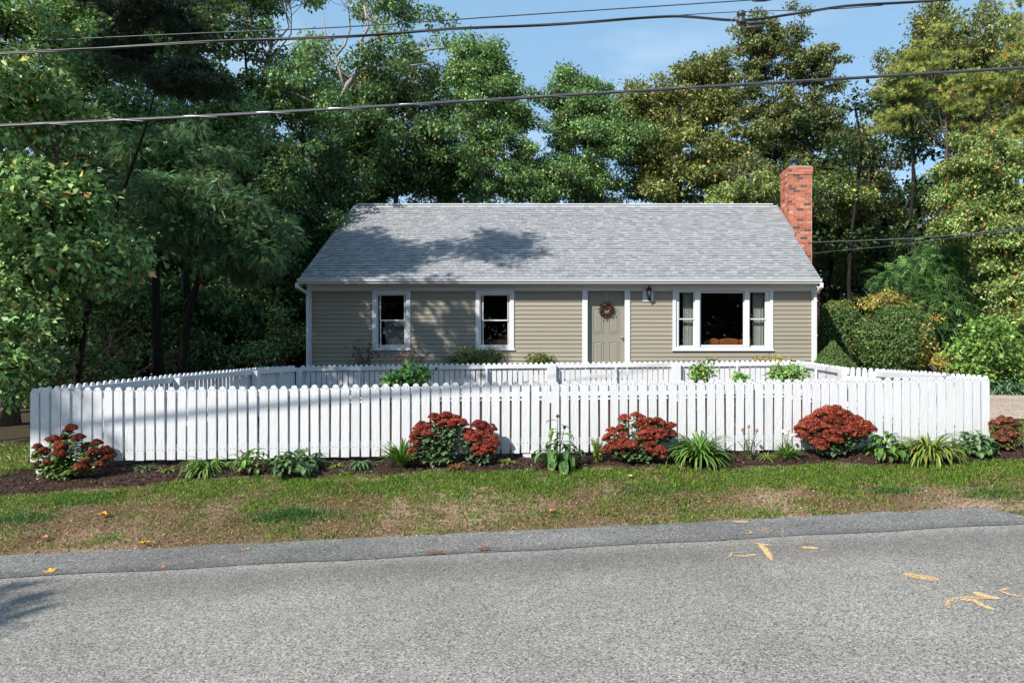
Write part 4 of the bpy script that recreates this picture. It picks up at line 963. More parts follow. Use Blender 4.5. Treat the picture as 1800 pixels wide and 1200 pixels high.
# right hand side, nearer
tree('yellow green maple with orange leaf sprays at the right edge', [env(1740, 300, 17.5, 85, 70, 2), env(1790, 420, 17, 75, 100, 3), env(1700, 390, 17.5, 55, 60, 1), env(1810, 560, 16.5, 60, 80, 2)], 'maple', 165, 60000, .105, .16, 'bark', .46, inner=.3)
tree('feathery dark green hemlock behind the clipped round shrub', [env(1640, 520, 19, 75, 60, 3), env(1640, 460, 19, 55, 40, 2), env(1690, 560, 19, 60, 70, 2)], 'hemlock', 110, 7000, .30, .14, 'bark', .45, 'hemlock_tree', 'hemlock', kind='frond', droop=.25, nl=7, lw=.012, ll=.07, flat=.6)
tree('bright lime green shrub growing right of the fence end', [env(1735, 600, 15.5, 55, 42, 3), env(1770, 640, 15.3, 40, 34, 2), env(1705, 650, 15.5, 24, 24, 1)], 'lime', 60, 8000, .10, .05, 'bark', .26, 'shrub', 'shrub', inner=.2)
tree('orange tinged low bush under the hemlock beside the fence', [env(1690, 640, 16, 60, 14, 2)], 'gb', 30, 3500, .07, .02, 'twig', .16, 'shrub', 'shrub')
def plane_env(px, py, Y, rx, ry, dep=.8): return env(px, py, Y, rx, ry, 1, dep)
# clipped shrubs
def clipped(label, c, shape, pal, n, size, seed, name='clipped_shrub', pal2=None, f2=None, stem_h=.5):
    rs = np.random.RandomState(seed); c = np.array(c, float); root = thing(name, label, 'shrub', (c[0], c[1], gz(c[0], c[1])))
    p, nn = shape(rs, n); k = 1-.10*np.abs(rs.randn(n))*(rs.rand(n)); bmp = .05*(fbm(p[:, 0]*3+p[:, 2]*2, p[:, 1]*3-p[:, 2]*2, 1.6, seed)-.5)
    pos = c+p*k[:, None]+nn*bmp[:, None]*2; d = nrm(nn*.6+rs.randn(n, 3)*.8); up = nrm(nn+rs.randn(n, 3)*.5); L = size*(.6+.8*rs.rand(n))
    q = leaf_quads(pos, d, up, L, L*.55); col = pick_cols(n, GR[pal], .25, rs)
    if pal2 is not None:
        kk = rs.rand(n) < f2(p[:, 0], p[:, 2]); col[kk] = pick_cols(int(kk.sum()), GR[pal2], .25, rs)
    quads_obj('foliage', q, np.clip(col*1.35, .003, .9), M['leaf'], root)
    m = MB(); z0 = gz(c[0], c[1])
    for i in range(16):
        g = rs.rand()*2*PI; pp = p[rs.randint(n)]*.8; m.tube([(c[0]+.06*math.cos(g), c[1]+.06*math.sin(g), z0-.03), (c[0]+pp[0]*.4, c[1]+pp[1]*.4, (z0+c[2]+pp[2])/2), tuple(c+pp)], [.018, .012, .004], 5)
    m.build('branches', M['twig'], root); return root
def ell(rx, ry, rz, zmin=-.75):
    def f(rs, n):
        d = sph(rs, n*2); d = d[d[:, 2] > zmin][:n]
        while len(d) < n: d = np.concatenate([d, d])[:n]
        k = 1+.09*(vnoise(d[:, 0]*2.2+d[:, 2], d[:, 1]*2.2-d[:, 2], 1.5, 5)-.5)*2
        return d*np.array([rx, ry, rz])*k[:, None], nrm(d/np.array([rx, ry, rz]))
    return f
def cone(r, h):
    def f(rs, n):
        t = 1-np.sqrt(rs.rand(n)); g = rs.rand(n)*2*PI; rr = r*(1-t)**1.02
        p = np.stack([rr*np.cos(g), rr*np.sin(g), t*h], 1); return p, nrm(np.stack([np.cos(g), np.sin(g), np.full(n, r/h)], 1))
    return f
Yc = 15.6; c0 = P(1465, 597, Yc); r_ = 54*Yc/F
clipped('dark green clipped cone shaped shrub by the right corner of the house', (c0.x, Yc, c0.z-1.0), cone(r_*1.22, 1.0), 'bush', 16000, .035, 31, 'cone_shrub')
c0 = P(1574, 600, 17.2)
clipped('big rounded clipped shrub, green with yellow orange right side', (c0.x, 17.2, c0.z), ell(.90, .85, 1.0), 'burning', 15000, .07, 32, 'clipped_shrub', 'gb', lambda x, z: np.clip(.04+.6*(x > .2)*(z < .45)*(z > -.8)+.3*(z > .85), 0, .9))
tree('orange red tipped loose top growth of the big rounded shrub', [env(1550, 532, 17.4, 45, 14, 2), env(1610, 545, 17.4, 40, 12, 1)], 'gb', 24, 2600, .07, .02, 'twig', .18, 'shrub', 'shrub')
c0 = P(1476, 592, 19.8)
clipped('rounded shrub in shade between cone shrub and big clipped shrub', (c0.x, 19.8, c0.z), ell(.72, .7, 1.05), 'burning', 10000, .07, 33, 'clipped_shrub', 'gb', lambda x, z: np.clip(.4*(z > .8), 0, .9))
# left hand side
LG = 'trees crowding the left side of the yard'
tree('broad leaved tree with big pale leaves filling the left edge', [env(60, 360, 10.6, 120, 110, 3), env(40, 180, 11, 130, 90, 2), env(130, 460, 10.8, 110, 60, 2), env(30, 530, 10.6, 110, 70, 2)], 'broad', 190, 42000, .105, .16, 'bark', .36, group=LG, base=(-9.6, 11.3), inner=.1, droop=.5, aspect=.62)
tree('feathery blue green locust with drooping fronds left of the roof', [env(330, 370, 13.6, 120, 75, 3), env(420, 420, 13.8, 90, 60, 2), env(300, 270, 14, 120, 60, 2), env(440, 470, 14.2, 50, 40, 1)], 'blue', 230, 17000, .19, .12, 'darkbark', .30, group=LG, base=(-8.9, 15), kind='frond', inner=.15, droop=.4, flat=.55, nl=6, lw=.013, ll=.042)
tree('lighter green locust crown just above the feathery blue green one', [env(280, 240, 15.5, 110, 70, 2), env(400, 230, 15.8, 90, 60, 2), env(180, 130, 15.5, 120, 90, 2)], 'locust', 110, 26000, .10, .12, 'darkbark', .5, group=LG, inner=.2)
tree('tall leaning tree with pale trunk beside the sky gap at upper left', [env(420, 40, 19, 90, 70, 2), env(360, 120, 19, 70, 60, 1), env(500, 160, 19, 75, 60, 2), env(470, -30, 19, 120, 60, 2), env(560, 200, 20, 70, 80, 2)], 'locust', 90, 20000, .12, .24, 'palebark', .48, group=LG, base=(P(380, 0, 19).x, 19.5), inner=.2)
tree('dark leafy tree filling in behind the left side fence', [env(480, 350, 19, 80, 110, 3), env(400, 330, 20, 110, 110, 2), env(540, 480, 20, 40, 90, 1)], 'deepgreen', 120, 32000, .12, .2, 'darkbark', .6, group=LG, inner=.2)
tree('tall shaded tree at the top left corner behind the pine branch', [env(60, 40, 17, 130, 90, 2), env(200, 60, 17, 110, 90, 2), env(320, 40, 18, 80, 70, 1)], 'broad', 110, 24000, .13, .26, 'bark', .6, group=LG, inner=.2)
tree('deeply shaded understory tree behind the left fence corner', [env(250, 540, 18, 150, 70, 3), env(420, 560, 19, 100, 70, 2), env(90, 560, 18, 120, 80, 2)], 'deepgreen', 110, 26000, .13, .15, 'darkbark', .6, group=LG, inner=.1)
tree('leafy brush with arching twigs against the left house corner', [env(500, 590, 17.4, 34, 50, 2), env(450, 622, 17, 40, 22, 1)], 'broad', 50, 3200, .07, .05, 'twig', .3, 'shrub', 'shrub', inner=.1)
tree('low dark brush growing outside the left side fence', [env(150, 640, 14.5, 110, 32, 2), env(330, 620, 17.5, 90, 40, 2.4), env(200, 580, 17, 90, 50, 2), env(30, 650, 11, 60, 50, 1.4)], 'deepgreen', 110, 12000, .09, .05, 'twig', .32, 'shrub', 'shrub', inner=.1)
tree('thicket of saplings with thin stems at the far left edge', [env(20, 620, 9.6, 50, 90, 2), env(-60, 560, 9.4, 60, 120, 2)], 'broad', 50, 6000, .09, .05, 'bark', .28, 'sapling', 'sapling', inner=.1, base=(-8.6, 9.8))
# dark pine whose nearest bough hangs into the picture, the rest stands left of the frame
pine('dark pine with a black green bough showing against paler leaves at upper left', [env(255, 20, 10.6, 95, 45, 2.2), env(330, 150, 10.4, 55, 30, 1.6), env(240, 100, 10.8, 70, 40, 1.2), env(150, -50, 11, 110, 40, 1.2)], 'darkpine', 100, 4300, (P(95, 0, 11.8).x, 12.2), .055, Ln=.12, cr=.33, nn=22, wn_=.010, twig=.005)
# trees left of the frame along the road: they throw the dappled shade on the house
tree('tall roadside oak just outside the left edge, shading the house', [(-13.3, 9.2, 12.6, 2.0, 1.8, 1.6, 2.4), (-11.6, 9.1, 12.7, 1.2, 1.0, .6, .8), (-10.1, 9.0, 13.9, 1.4, 1.0, .65, 1.1), (-12.5, 9.2, 10.4, 2.4, 1.2, 1.0, .5), (-9.9, 9.2, 10.3, 1.3, .8, .8, .26), (-15.8, 9.6, 9.0, 2.8, 2.6, 3.6, 3.0), (-9.3, 7.4, 7.9, 2.1, 1.2, .6, 1.2), (-12.6, 7.2, 8.2, 1.8, 1.6, 2.2, 1.6)], 'oak', 170, 30000, .16, .3, 'bark', .43, base=(-14.5, 9), inner=.1)
tree('dense tree just outside the left edge that keeps the thicket dark', [(-12.8, 11.6, 7.2, 2.3, 2.0, 2.9, 3), (-12.2, 12.6, 4.0, 1.4, 1.8, 1.6, 1)], 'deepgreen', 110, 26000, .16, .2, 'bark', .43, base=(-13, 12), inner=.1)
tree('roadside oak at left beyond the frame, shading the fence corner', [(-12.6, -1.2, 9.8, .6, .4, .4, .5), (-12.0, -1.2, 9.2, .4, .3, .3, .12), (-8.0, -1.5, 5.6, .6, .28, .08, .7), (-16.6, -3.4, 7.0, 1.6, 1.6, 2.0, 2)], 'oak', 60, 3400, .12, .16, 'bark', .2, base=(-13.6, -1.5), inner=.1)
# far woods
def mass(name, label, boxes, pal, n, size, seed):
    rs = np.random.RandomState(seed); Q = []; K = []
    for (x0, x1, y0, y1, z1, wt) in boxes:
        k = int(n*wt); x = rs.uniform(x0, x1, k); y = rs.uniform(y0, y1, k); top = z1*(.62+.5*fbm(x, y, .22, seed)); z = top*rs.rand(k)**.7
        d = rs.randn(k, 3); up = rs.randn(k, 3)+np.array([0, -.4, 1.]); L = size*(.6+.8*rs.rand(k)); Q.append(leaf_quads(np.stack([x, y, z], 1), d, up, L, L*.6)); K.append(pick_cols(k, GR[pal], .3, rs))
    return tag(quads_obj(name, np.concatenate(Q), np.concatenate(K), M['leaf']), label, 'woods', kind='stuff')
mass('woods', 'dark woods closing the view behind the garden trees', [(-34, -15, 31, 38, 12.5, .35), (-15, 4, 31, 38, 7.6, .2), (4, 30, 31, 38, 7.2, .3), (-19, -9.5, 21, 27, 6.0, .2), (8.5, 20, 23, 28, 3.6, .1)], 'deepgreen', 120000, .36, 77)
mass('woods', 'leafy woods on the other side of the road, mirrored in the windows', [(-30, 34, -31, -20, 10.5, 1.0)], 'oak', 26000, .75, 78)
rs = np.random.RandomState(5)
for i in range(16):
    x = [-12.6, -11.4, -10.2, -9.3, -8.4, -13.6, -11.9, -9.9, 8.6, 9.9, 11.1, 12.4, 10.4, 13.8, 7.7, 9.2][i]; y = [17, 18.5, 17.6, 19, 20.5, 16, 21, 22, 22, 21, 23, 22.5, 24.5, 21.5, 24, 25.5][i]
    g = gz(x, y); t = thing('tree', ['thin dark trunk of a woodland tree left of the house', 'thin dark trunk of a woodland tree right of the house'][i > 7], 'tree', (x, y, g), 'slim shaded woodland trees'); m = MB(); h = 7.5+2*rs.rand()
    pts = [(x+.18*math.sin(k*1.3+i)+.05*k*(rs.rand()-.4), y, g-.1+h*k/6) for k in range(7)]; m.tube(pts, [.10-.012*k for k in range(7)], 6); m.build('trunk', M['darkbark'], t, smooth=True)
    cc = np.array([[p[0]+rs.randn()*.7, p[1]+rs.randn()*.5, p[2]] for p in pts[3:] for _ in range(2)]); q, c = leaves_at(cc, np.full(len(cc), .6), 1500, .15, GR['deepgreen'], rs); quads_obj('crown', q, c, M['leaf'], t)

# ------------------------------------------------------------------ small plants
def ribbons(specs, parent, name, material, seg=5):
    """specs: (base, azimuth, elev0, length, width, droop, colour, shape)"""
    Q = []; K = []
    for b, az, el, L, W, dr, col, sh in specs:
        p = np.array(b, float); e = el; h = np.array([math.cos(az), math.sin(az), 0]); s = np.array([-math.sin(az), math.cos(az), 0]); st = L/seg; prev = None
        for i in range(seg+1):
            t = i/seg; ww = W*.5*({'strap': min(1, .45+1.6*t)*(1-t)**.55, 'ovate': math.sin(PI*min(1, max(.0, (t-.12)/.88))**.8)**.9 if t > .12 else .08, 'obov': math.sin(PI*t**1.6)**.8+.12*(1-t)}[sh])+.0008
            n_ = np.cross(s, h*math.cos(e)+np.array([0, 0, math.sin(e)])); l_, r_ = p-s*ww+n_*(-ww*.35), p+s*ww+n_*(-ww*.35)
            if prev is not None:
                Q.append([prev[0], prev[1], p, l_]); Q.append([prev[1], prev[2], r_, p]); K += [col, tuple(c*.93 for c in col)]
            prev = (l_, p.copy(), r_); p = p+(h*math.cos(e)+np.array([0, 0, math.sin(e)]))*st; e -= dr/seg*(1+t)
    # face order fix: build each half as (prev_l, prev_c, c, l) and (prev_c, prev_r, r, c)
    return quads_obj(name, np.array(Q), np.array(K), material, parent)
BG2 = 'plants of the front mulch bed'
def jc(c, r, v=.2):
    g = 1+r.uniform(-v, v); return tuple(min(.9, max(.004, q*g*(1+r.uniform(-.08, .08)))) for q in c)
def clump(label, px, py, rad, hgt, n, W, cols, seed, shape='strap', el=(.5, 1.4), droop=(1.0, 2.0), name='hosta', cat='plant', loc=None, spread=.25, parts=('leaves',)):
    g = loc if loc is not None else G(px, py); r = random.Random(seed); root = thing(name, label, cat, g, BG2 if loc is None else None); L0 = math.hypot(rad, hgt)*1.12; sp = []; n = int(n*(1.5 if shape == 'strap' else 2.3)); W = W*(1.3 if shape == 'strap' else .95); L0 *= 1 if shape == 'strap' else .95
    for i in range(n):
        az = r.random()*2*PI; e = r.uniform(*el); L = L0*r.uniform(.65, 1.15); q = r.random()**.5*rad*spread
        sp.append(((g.x+q*math.cos(az), g.y+q*math.sin(az), g.z-.01+r.random()*.3*hgt*.3), az+r.gauss(0, .3), e, L, W*r.uniform(.7, 1.2), r.uniform(*droop), jc(r.choice(cols), r), shape))
    ribbons(sp, root, 'leaves', M['leaf']); return root
def mound(label, px, py, rad, hgt, n, L, W, cols, seed, name='leafy_plant', loc=None):
    g = loc if loc is not None else G(px, py); r = random.Random(seed); root = thing(name, label, 'plant', g, BG2 if loc is None else None); sp = []
    for i in range(n):
        az = r.random()*2*PI; u = r.random()**.6; ph = u*1.45; k = r.uniform(.55, 1.0)*(1+.12*math.sin(az*3+seed))
        b = (g.x+rad*k*.8*math.sin(ph)*math.cos(az), g.y+rad*k*.8*math.sin(ph)*math.sin(az), g.z+hgt*k*math.cos(ph)*.9+.015)
        sp.append((b, az+r.gauss(0, .5), 1.0-u*.9+r.gauss(0, .3), L*r.uniform(.6, 1.25), W*r.uniform(.7, 1.2), r.uniform(.9, 2.2), jc(r.choice(cols), r, .28), 'ovate'))
    ribbons(sp, root, 'leaves', M['leaf']); return root
def shrub(label, px, py, Y, rx, ry, pal, n, size, cr=.14, ncl=40, tr=.02, name='shrub', **kw):
    return tree(label, [env(px, py, Y, rx, ry, 1, .9)], pal, ncl, n, size, tr, 'twig', cr, name, 'shrub', inner=.1, **kw)
def sedum(label, px, py, stems, hp, seed, leafc, flc, hr=.055, leafdens=1.0, yoff=0, dead=None):
    """stems: list of (photo x, photo y of the head, depth offset); px, py: base"""
    g = G(px, py); g.y += yoff; g.z = gtop(g.x, g.y); root = thing('sedum', label, 'sedum', g, BG2); r = random.Random(seed); rs = np.random.RandomState(seed); sm = MB(); sp = []
    for (hx_, hy_, dy, sz) in stems:
        top = P(hx_, hy_, g.y+dy); b = Vector((g.x+r.gauss(0, .03), g.y+r.gauss(0, .02), g.z)); mid = b.lerp(top, .5)+Vector(((top.x-b.x)*.12, 0, .0))
        pts = [b, b.lerp(mid, .5)+Vector((0, 0, .01)), mid, mid.lerp(top, .6), top]; sm.tube(pts, [.006, .0055, .005, .0045, .004], 5)
        nl = int(24*leafdens*(.6+(top-b).length/.35))
        for i in range(nl):
            t = .12+.80*i/nl+r.uniform(-.02, .02); t = min(t, .97); k = int(t*4); p = pts[k].lerp(pts[min(k+1, 4)], t*4-k); az = i*2.4+r.gauss(0, .3)
            sp.append((tuple(p), az, r.uniform(-.1, .7), r.uniform(.06, .11)*(1.15-.4*t), r.uniform(.034, .055), r.uniform(.2, 1.2), jc(r.choice(leafc), r, .25), 'obov'))
        R_ = hr*sz*1.28; nsub = max(6, int(10*sz)); Q = []; cc = []
        tlx, tly = r.gauss(0, .28), r.gauss(-.15, .25); subs = [(r.gauss(0, .1), 0, .42), (.35, .1, .30), (-.32, -.15, .32)]+[(math.cos(k*2*PI/nsub+r.random()*.6)*q_, math.sin(k*2*PI/nsub+r.random()*.4)*q_, .28-.75*q_*q_+r.gauss(0, .09)) for k in range(nsub) for q_ in (r.uniform(.55, .95),)]; subs = [(a_, b_, c_+a_*tlx+b_*tly) for a_, b_, c_ in subs]
        hb = MB(); ht = rs.uniform(.62, 1.2)
        for (sx, sy, sz_) in subs:
            c = top+Vector((sx*R_, sy*R_, sz_*R_)); n = 60; d = sph(rs, n); d[:, 2] = np.abs(d[:, 2])*.8-.12
            pos = np.array(c)+d*R_*r.uniform(.34, .50)*np.array([1, 1, .9]); up = nrm(d+.3*rs.randn(n, 3)); dr = nrm(np.cross(d, rs.randn(n, 3)))
            L = np.full(n, .013*math.sqrt(sz)+.003)*(.7+.6*rs.rand(n)); q = leaf_quads(pos-dr*L[:, None]*.5, dr, up, L, L*.9, .5)
            q2 = leaf_quads(pos-d*L[:, None]*.3, d, dr, L, L*.8, .4); Q += [q, q2]; cc.append(pick_cols(2*n, flc, .32, rs)*ht*rs.uniform(.72, 1.2))
            hb.tube([top-Vector((0, 0, R_*1.0)), c], [.003, .002], 4, (.12, .13, .05))
        quads_obj('flower_head', np.concatenate(Q), np.concatenate(cc), M['petal'], root)
        for v, f in ((hb, 0),): sm.v += hb.v; sm.f += [[i+sm.n for i in f_] for f_ in hb.f]; sm.c += hb.c; sm.m += hb.m; sm.n += hb.n
    sm.build('stems', M['stem'], root); ribbons(sp, root, 'leaves', M['leaf'], 4); return root
SG = [(.10, .17, .075), (.14, .22, .10), (.08, .14, .06), (.18, .24, .10)]; SL = [(.13, .22, .05), (.19, .27, .07), (.09, .16, .04)]
RED = [((.36, .055, .038), 4), ((.27, .04, .035), 3), ((.42, .11, .06), 2), ((.20, .045, .03), 1)]; RUST = [((.33, .075, .035), 4), ((.40, .12, .05), 3), ((.24, .045, .03), 2)]; DKR = [((.20, .035, .03), 4), ((.27, .06, .04), 3), ((.13, .03, .025), 2)]
def scat(lst): return lst
sedum('loose rust brown sedum with many side stems at the left end of the fence', 130, 832, [(124, 752, .05, 1), (138, 768, .0, .9), (96, 772, .02, 1), (78, 792, -.02, .9), (66, 784, .03, .7), (105, 782, -.05, .9), (170, 778, .05, .9), (182, 792, 0, 1.2), (166, 795, -.08, 1.1), (196, 798, .03, .8), (104, 796, -.1, 1.1), (86, 812, -.06, .7), (150, 812, -.12, .8), (142, 820, -.15, 1.0), (62, 800, .0, .6), (176, 815, -.1, .7), (152, 783, .06, .8), (66, 818, .0, .6), (188, 806, -.06, .9), (113, 768, .06, .7)], 0, 41, SL, DKR+RUST, .042, 1.1, yoff=-.22)
sedum('tall red sedum with an arch of bright red heads and open leafy middle', 770, 822, [(765, 733, .05, 1.0), (785, 731, .07, 1.1), (800, 736, .07, 1.1), (812, 742, .06, .9), (776, 744, .02, .9), (795, 748, .0, .8), (752, 748, .05, .8), (738, 752, .03, 1.0), (733, 762, -.02, 1.0), (750, 762, -.04, .9), (730, 776, -.02, .9), (727, 790, -.05, .8), (724, 802, -.08, .8), (743, 746, .06, .8), (787, 739, .05, .9)], 0, 42, SG, RED, .046, 1.7, yoff=.05)
sedum('compact red sedum right beside the tall arching one, leaning right', 832, 820, [(842, 746, .05, 1.1), (860, 754, .05, 1.1), (825, 760, .03, 1.0), (846, 764, .0, 1.2), (864, 772, .0, 1.1), (836, 772, -.03, 1.0), (856, 782, -.05, 1.0), (822, 766, .0, .8), (848, 792, -.08, 1.0), (868, 784, -.02, .8), (837, 788, -.08, .8), (852, 748, .06, .9), (862, 790, -.06, .8)], 0, 43, SG, RED, .050, 1.3, yoff=.08)
sedum('wide spreading red sedum in the middle right of the bed', 1125, 818, [(1098, 735, .06, .9), (1120, 731, .06, .9), (1128, 735, .05, .8), (1076, 757, .04, .9), (1068, 768, .02, .8), (1090, 752, .05, .8), (1095, 763, .02, .9), (1080, 778, -.03, 1.0), (1070, 788, -.06, 1.0), (1098, 778, -.06, 1.2), (1108, 782, -.08, 1.1), (1084, 790, -.1, 1.0), (1128, 746, .05, 1.2), (1140, 742, .06, 1.1), (1158, 744, .06, 1.2), (1175, 752, .04, 1.1), (1145, 758, .0, 1.1), (1135, 764, -.03, 1.1), (1162, 762, -.02, 1.1), (1180, 762, .02, .9), (1145, 785, -.1, 1.2), (1158, 790, -.1, 1.0), (1165, 800, -.1, .8), (1130, 770, -.05, .9)], 0, 44, SG, RED+RUST, .050, 1.0, yoff=.08)
sedum('biggest domed sedum, brick red heads covering it like a cap', 1465, 806, [(1455, 722, .08, 1.2), (1440, 728, .07, 1.2), (1475, 727, .07, 1.3), (1425, 738, .05, 1.2), (1455, 738, .03, 1.3), (1488, 733, .06, 1.3), (1505, 740, .05, 1.3), (1520, 748, .05, 1.2), (1412, 752, .03, 1.2), (1430, 752, .0, 1.3), (1450, 752, -.02, 1.2), (1475, 745, .0, 1.3), (1495, 750, .0, 1.3), (1512, 757, .0, 1.1), (1415, 766, -.02, 1.0), (1445, 770, -.06, 1.2), (1465, 760, -.05, 1.3), (1468, 770, -.08, 1.1), (1440, 780, -.1, 1.2), (1500, 762, -.03, 1.1), (1470, 720, .1, 1), (1410, 758, .02, .9), (1528, 755, .04, .9), (1484, 756, -.04, 1.2)], 0, 45, SG, RUST+RED, .056, .9, yoff=.06)
sedum('dull red sedum with bronze leaves past the right end of the fence', 1768, 792, [(1760, 736, .05, 1.0), (1775, 738, .05, 1.0), (1750, 745, .03, .9), (1785, 745, .03, .9), (1770, 752, 0, 1.0), (1758, 760, -.03, 1.0), (1776, 764, -.04, 1.1), (1750, 770, -.05, .8), (1788, 762, 0, .8), (1765, 772, -.08, .9), (1745, 741, .05, .6)], 0, 46, [(.20, .17, .04), (.13, .14, .04), (.25, .14, .04)], [((.24, .075, .05), 4), ((.17, .05, .04), 3), ((.28, .12, .07), 2)], .036, 1.4, yoff=.05)
HG = [(.12, .24, .04), (.17, .31, .055), (.085, .17, .03)]; HB = [(.09, .17, .07), (.13, .22, .09), (.07, .13, .05)]; HY_ = [(.22, .30, .05), (.30, .34, .07), (.12, .20, .03)]; LM = [(.24, .34, .04), (.17, .27, .035), (.30, .36, .07)]
clump('small grey green rosette nearest the left sedum', 255, 826, .09, .06, 26, .018, HB+[(.25, .22, .12)], 1, name='rosette_plant')
clump('small bright green rosette right of the grey green one', 293, 829, .08, .05, 18, .02, LM, 2, name='rosette_plant')
clump('strappy green daylily clump left of the broad leaved pair', 363, 828, .21, .15, 80, .020, HG+HY_[:1], 3, name='daylily', droop=(1.4, 2.6))
mound('coarse leafy plant with reddish centre, left one of the broad leaved pair', 440, 826, .20, .19, 90, .12, .042, HG+[(.18, .10, .05)], 4)
mound('wide mound of grey green leaves, right one of the broad leaved pair', 522, 828, .29, .20, 210, .12, .045, HB+[(.12, .22, .07)], 5)
clump('tiny yellow green seedling above its twin in the mulch', 592, 820, .07, .04, 16, .014, LM, 6, name='seedling')
clump('tiny yellow green seedling lower in the mulch near the lawn', 607, 834, .06, .05, 16, .014, LM, 7, name='seedling')
clump('small pale green hosta alone before the fence', 635, 820, .11, .10, 34, .022, HB+HG[:1], 8, 'ovate', el=(.6, 1.3), droop=(1.4, 2.4))
clump('bright green upright tuft at the left foot of the tall red sedum', 706, 820, .15, .25, 60, .026, HG, 9, 'ovate', el=(.7, 1.5), droop=(.3, 1.4), name='leafy_plant')
clump('little rust coloured weed between the two red sedums', 803, 824, .07, .08, 24, .016, [(.35, .13, .05), (.25, .2, .05)], 10, name='seedling')
clump('yellow green seedling close to the compact red sedum', 893, 816, .07, .08, 24, .014, HY_+[(.4, .14, .05)], 11, name='seedling')
clump('small mossy green tuft near the white post foot', 927, 830, .09, .05, 40, .010, LM[:2]+HG, 12, name='seedling', el=(.3, 1.2))
clump('faint green sprig by the lawn edge under the tall coneflower', 1016, 828, .05, .03, 14, .010, LM, 13, name='seedling')
clump('faint green sprig in front of the wide red sedum', 1066, 828, .07, .03, 18, .010, LM, 14, name='seedling')
clump('largest bright green strappy clump right of the wide red sedum', 1229, 811, .25, .29, 150, .028, HG, 15, el=(.5, 1.5), droop=(1.0, 2.4), name='daylily')
clump('low yellow green tuft beside the snapdragon', 1348, 806, .10, .05, 40, .011, LM, 16, name='seedling')
clump('spiky green tuft bearing cream flowers', 1383, 804, .13, .13, 60, .016, HG, 17, el=(.4, 1.5), droop=(.3, 1.4), name='flowering_plant')
mound('large leaved green plant leaning right out of the big domed sedum', 1556, 803, .20, .24, 80, .15, .06, HG[:1]+HG[2:], 18)
clump('yellow striped hosta clump, spiky and arching, near the fence end', 1632, 802, .31, .23, 130, .026, HY_, 19, el=(.35, 1.3), droop=(1.0, 2.3))
mound('rounded blue green hosta mound at the right end of the fence', 1714, 797, .25, .20, 190, .10, .055, [(.12, .22, .08), (.17, .29, .11), (.08, .16, .06)], 20, 'hosta')
clump('grey green mat of low leaves under the lime shrub by the driveway', 0, 0, .38, .14, 90, .05, [(.12, .22, .12), (.16, .27, .15)], 21, 'ovate', loc=Vector((P(1765, 0, 14.9).x, 14.9, gz(9, 14.9)+.02)), spread=.9, name='ground_plant')
def leafy_stems(label, loc, stems, leafL, leafW, cols, seed, name, cat='plant', group=BG2, nl=9, top=None, stemmat='stem', el=(-.1, .8), dr=(.4, 1.8)):
    r = random.Random(seed); root = thing(name, label, cat, loc, group); m = MB(); sp = []
    for (dx, dy, h) in stems:
        b = Vector(loc)+Vector((dx*.15, dy*.15, 0)); t_ = Vector(loc)+Vector((dx, dy, h)); md = b.lerp(t_, .5)+Vector((-dx*.12, 0, h*.06)); pts = [b, md, t_]; m.tube(pts, [.007, .005, .003], 5)
        for i in range(nl):
            t = .12+.86*i/nl; p = b.lerp(md, t*2) if t < .5 else md.lerp(t_, t*2-1); k = 1.1-.6*t
            sp.append((tuple(p), i*2.4+r.gauss(0, .3), r.uniform(*el), leafL*k*r.uniform(.7, 1.15), leafW*k*r.uniform(.8, 1.1), r.uniform(*dr), jc(r.choice(cols), r), 'ovate'))
    m.build('stems', M[stemmat], root); ribbons(sp, root, 'leaves', M['leaf'], 4)
    if top:
        for (dx, dy, h) in stems[:top[0]]:
            c = Vector(loc)+Vector((dx, dy, h)); q = MB(); q.lathe((c.x, c.y, c.z), [(.004, -.01), (.016, 0), (.018, .012), (.012, .024), (.003, .03)], 8, top[1]); q.build('seed_head' if top[1][0] < .3 else 'flower', M['petal'], root)
    return root
g = G(980, 822)
leafy_stems('tall coneflower plant with drooping leaves and one dark seed head', g, [(-.0, .0, .52), (.07, .03, .40), (-.10, -.03, .26), (.14, -.06, .24), (.20, 0, .22), (-.16, .02, .20), (.03, -.1, .22)], 0.30, .085, [(.11, .22, .06), (.15, .27, .07), (.08, .16, .045)], 51, 'coneflower', top=(2, (.12, .08, .05)), nl=10, el=(-.2, .6), dr=(1.0, 2.4))
g = G(1050, 812)
leafy_stems('small round lime green bush left of the wide red sedum', g, [(.15*math.cos(i*2.4)*((i % 4)/3), .1*math.sin(i*2.4)*((i % 4)/3), .16+.10*((i*7 % 5)/4)) for i in range(22)], .055, .030, LM, 52, 'leafy_plant', nl=12)
g = G(1317, 806)
leafy_stems('snapdragon with upright pinkish brown seed spikes', g, [(-.07, 0, .30), (.0, .02, .33), (.08, 0, .29), (.12, -.02, .20), (-.12, -.03, .18), (.03, -.05, .22), (-.04, -.05, .2)], .075, .013, [(.10, .18, .07), (.14, .22, .09)], 53, 'snapdragon', nl=16, top=(3, (.42, .2, .16)), dr=(.1, .9))
g = G(1383, 803); m = None
leafy_stems('thin stalks with cream blossoms above the spiky green tuft', g+Vector((0, .02, 0)), [(-.03, 0, .26), (.03, .01, .28), (.07, 0, .22), (-.01, -.02, .24)], .03, .008, HG, 54, 'flowering_plant', nl=4, top=(4, (.75, .68, .55)))
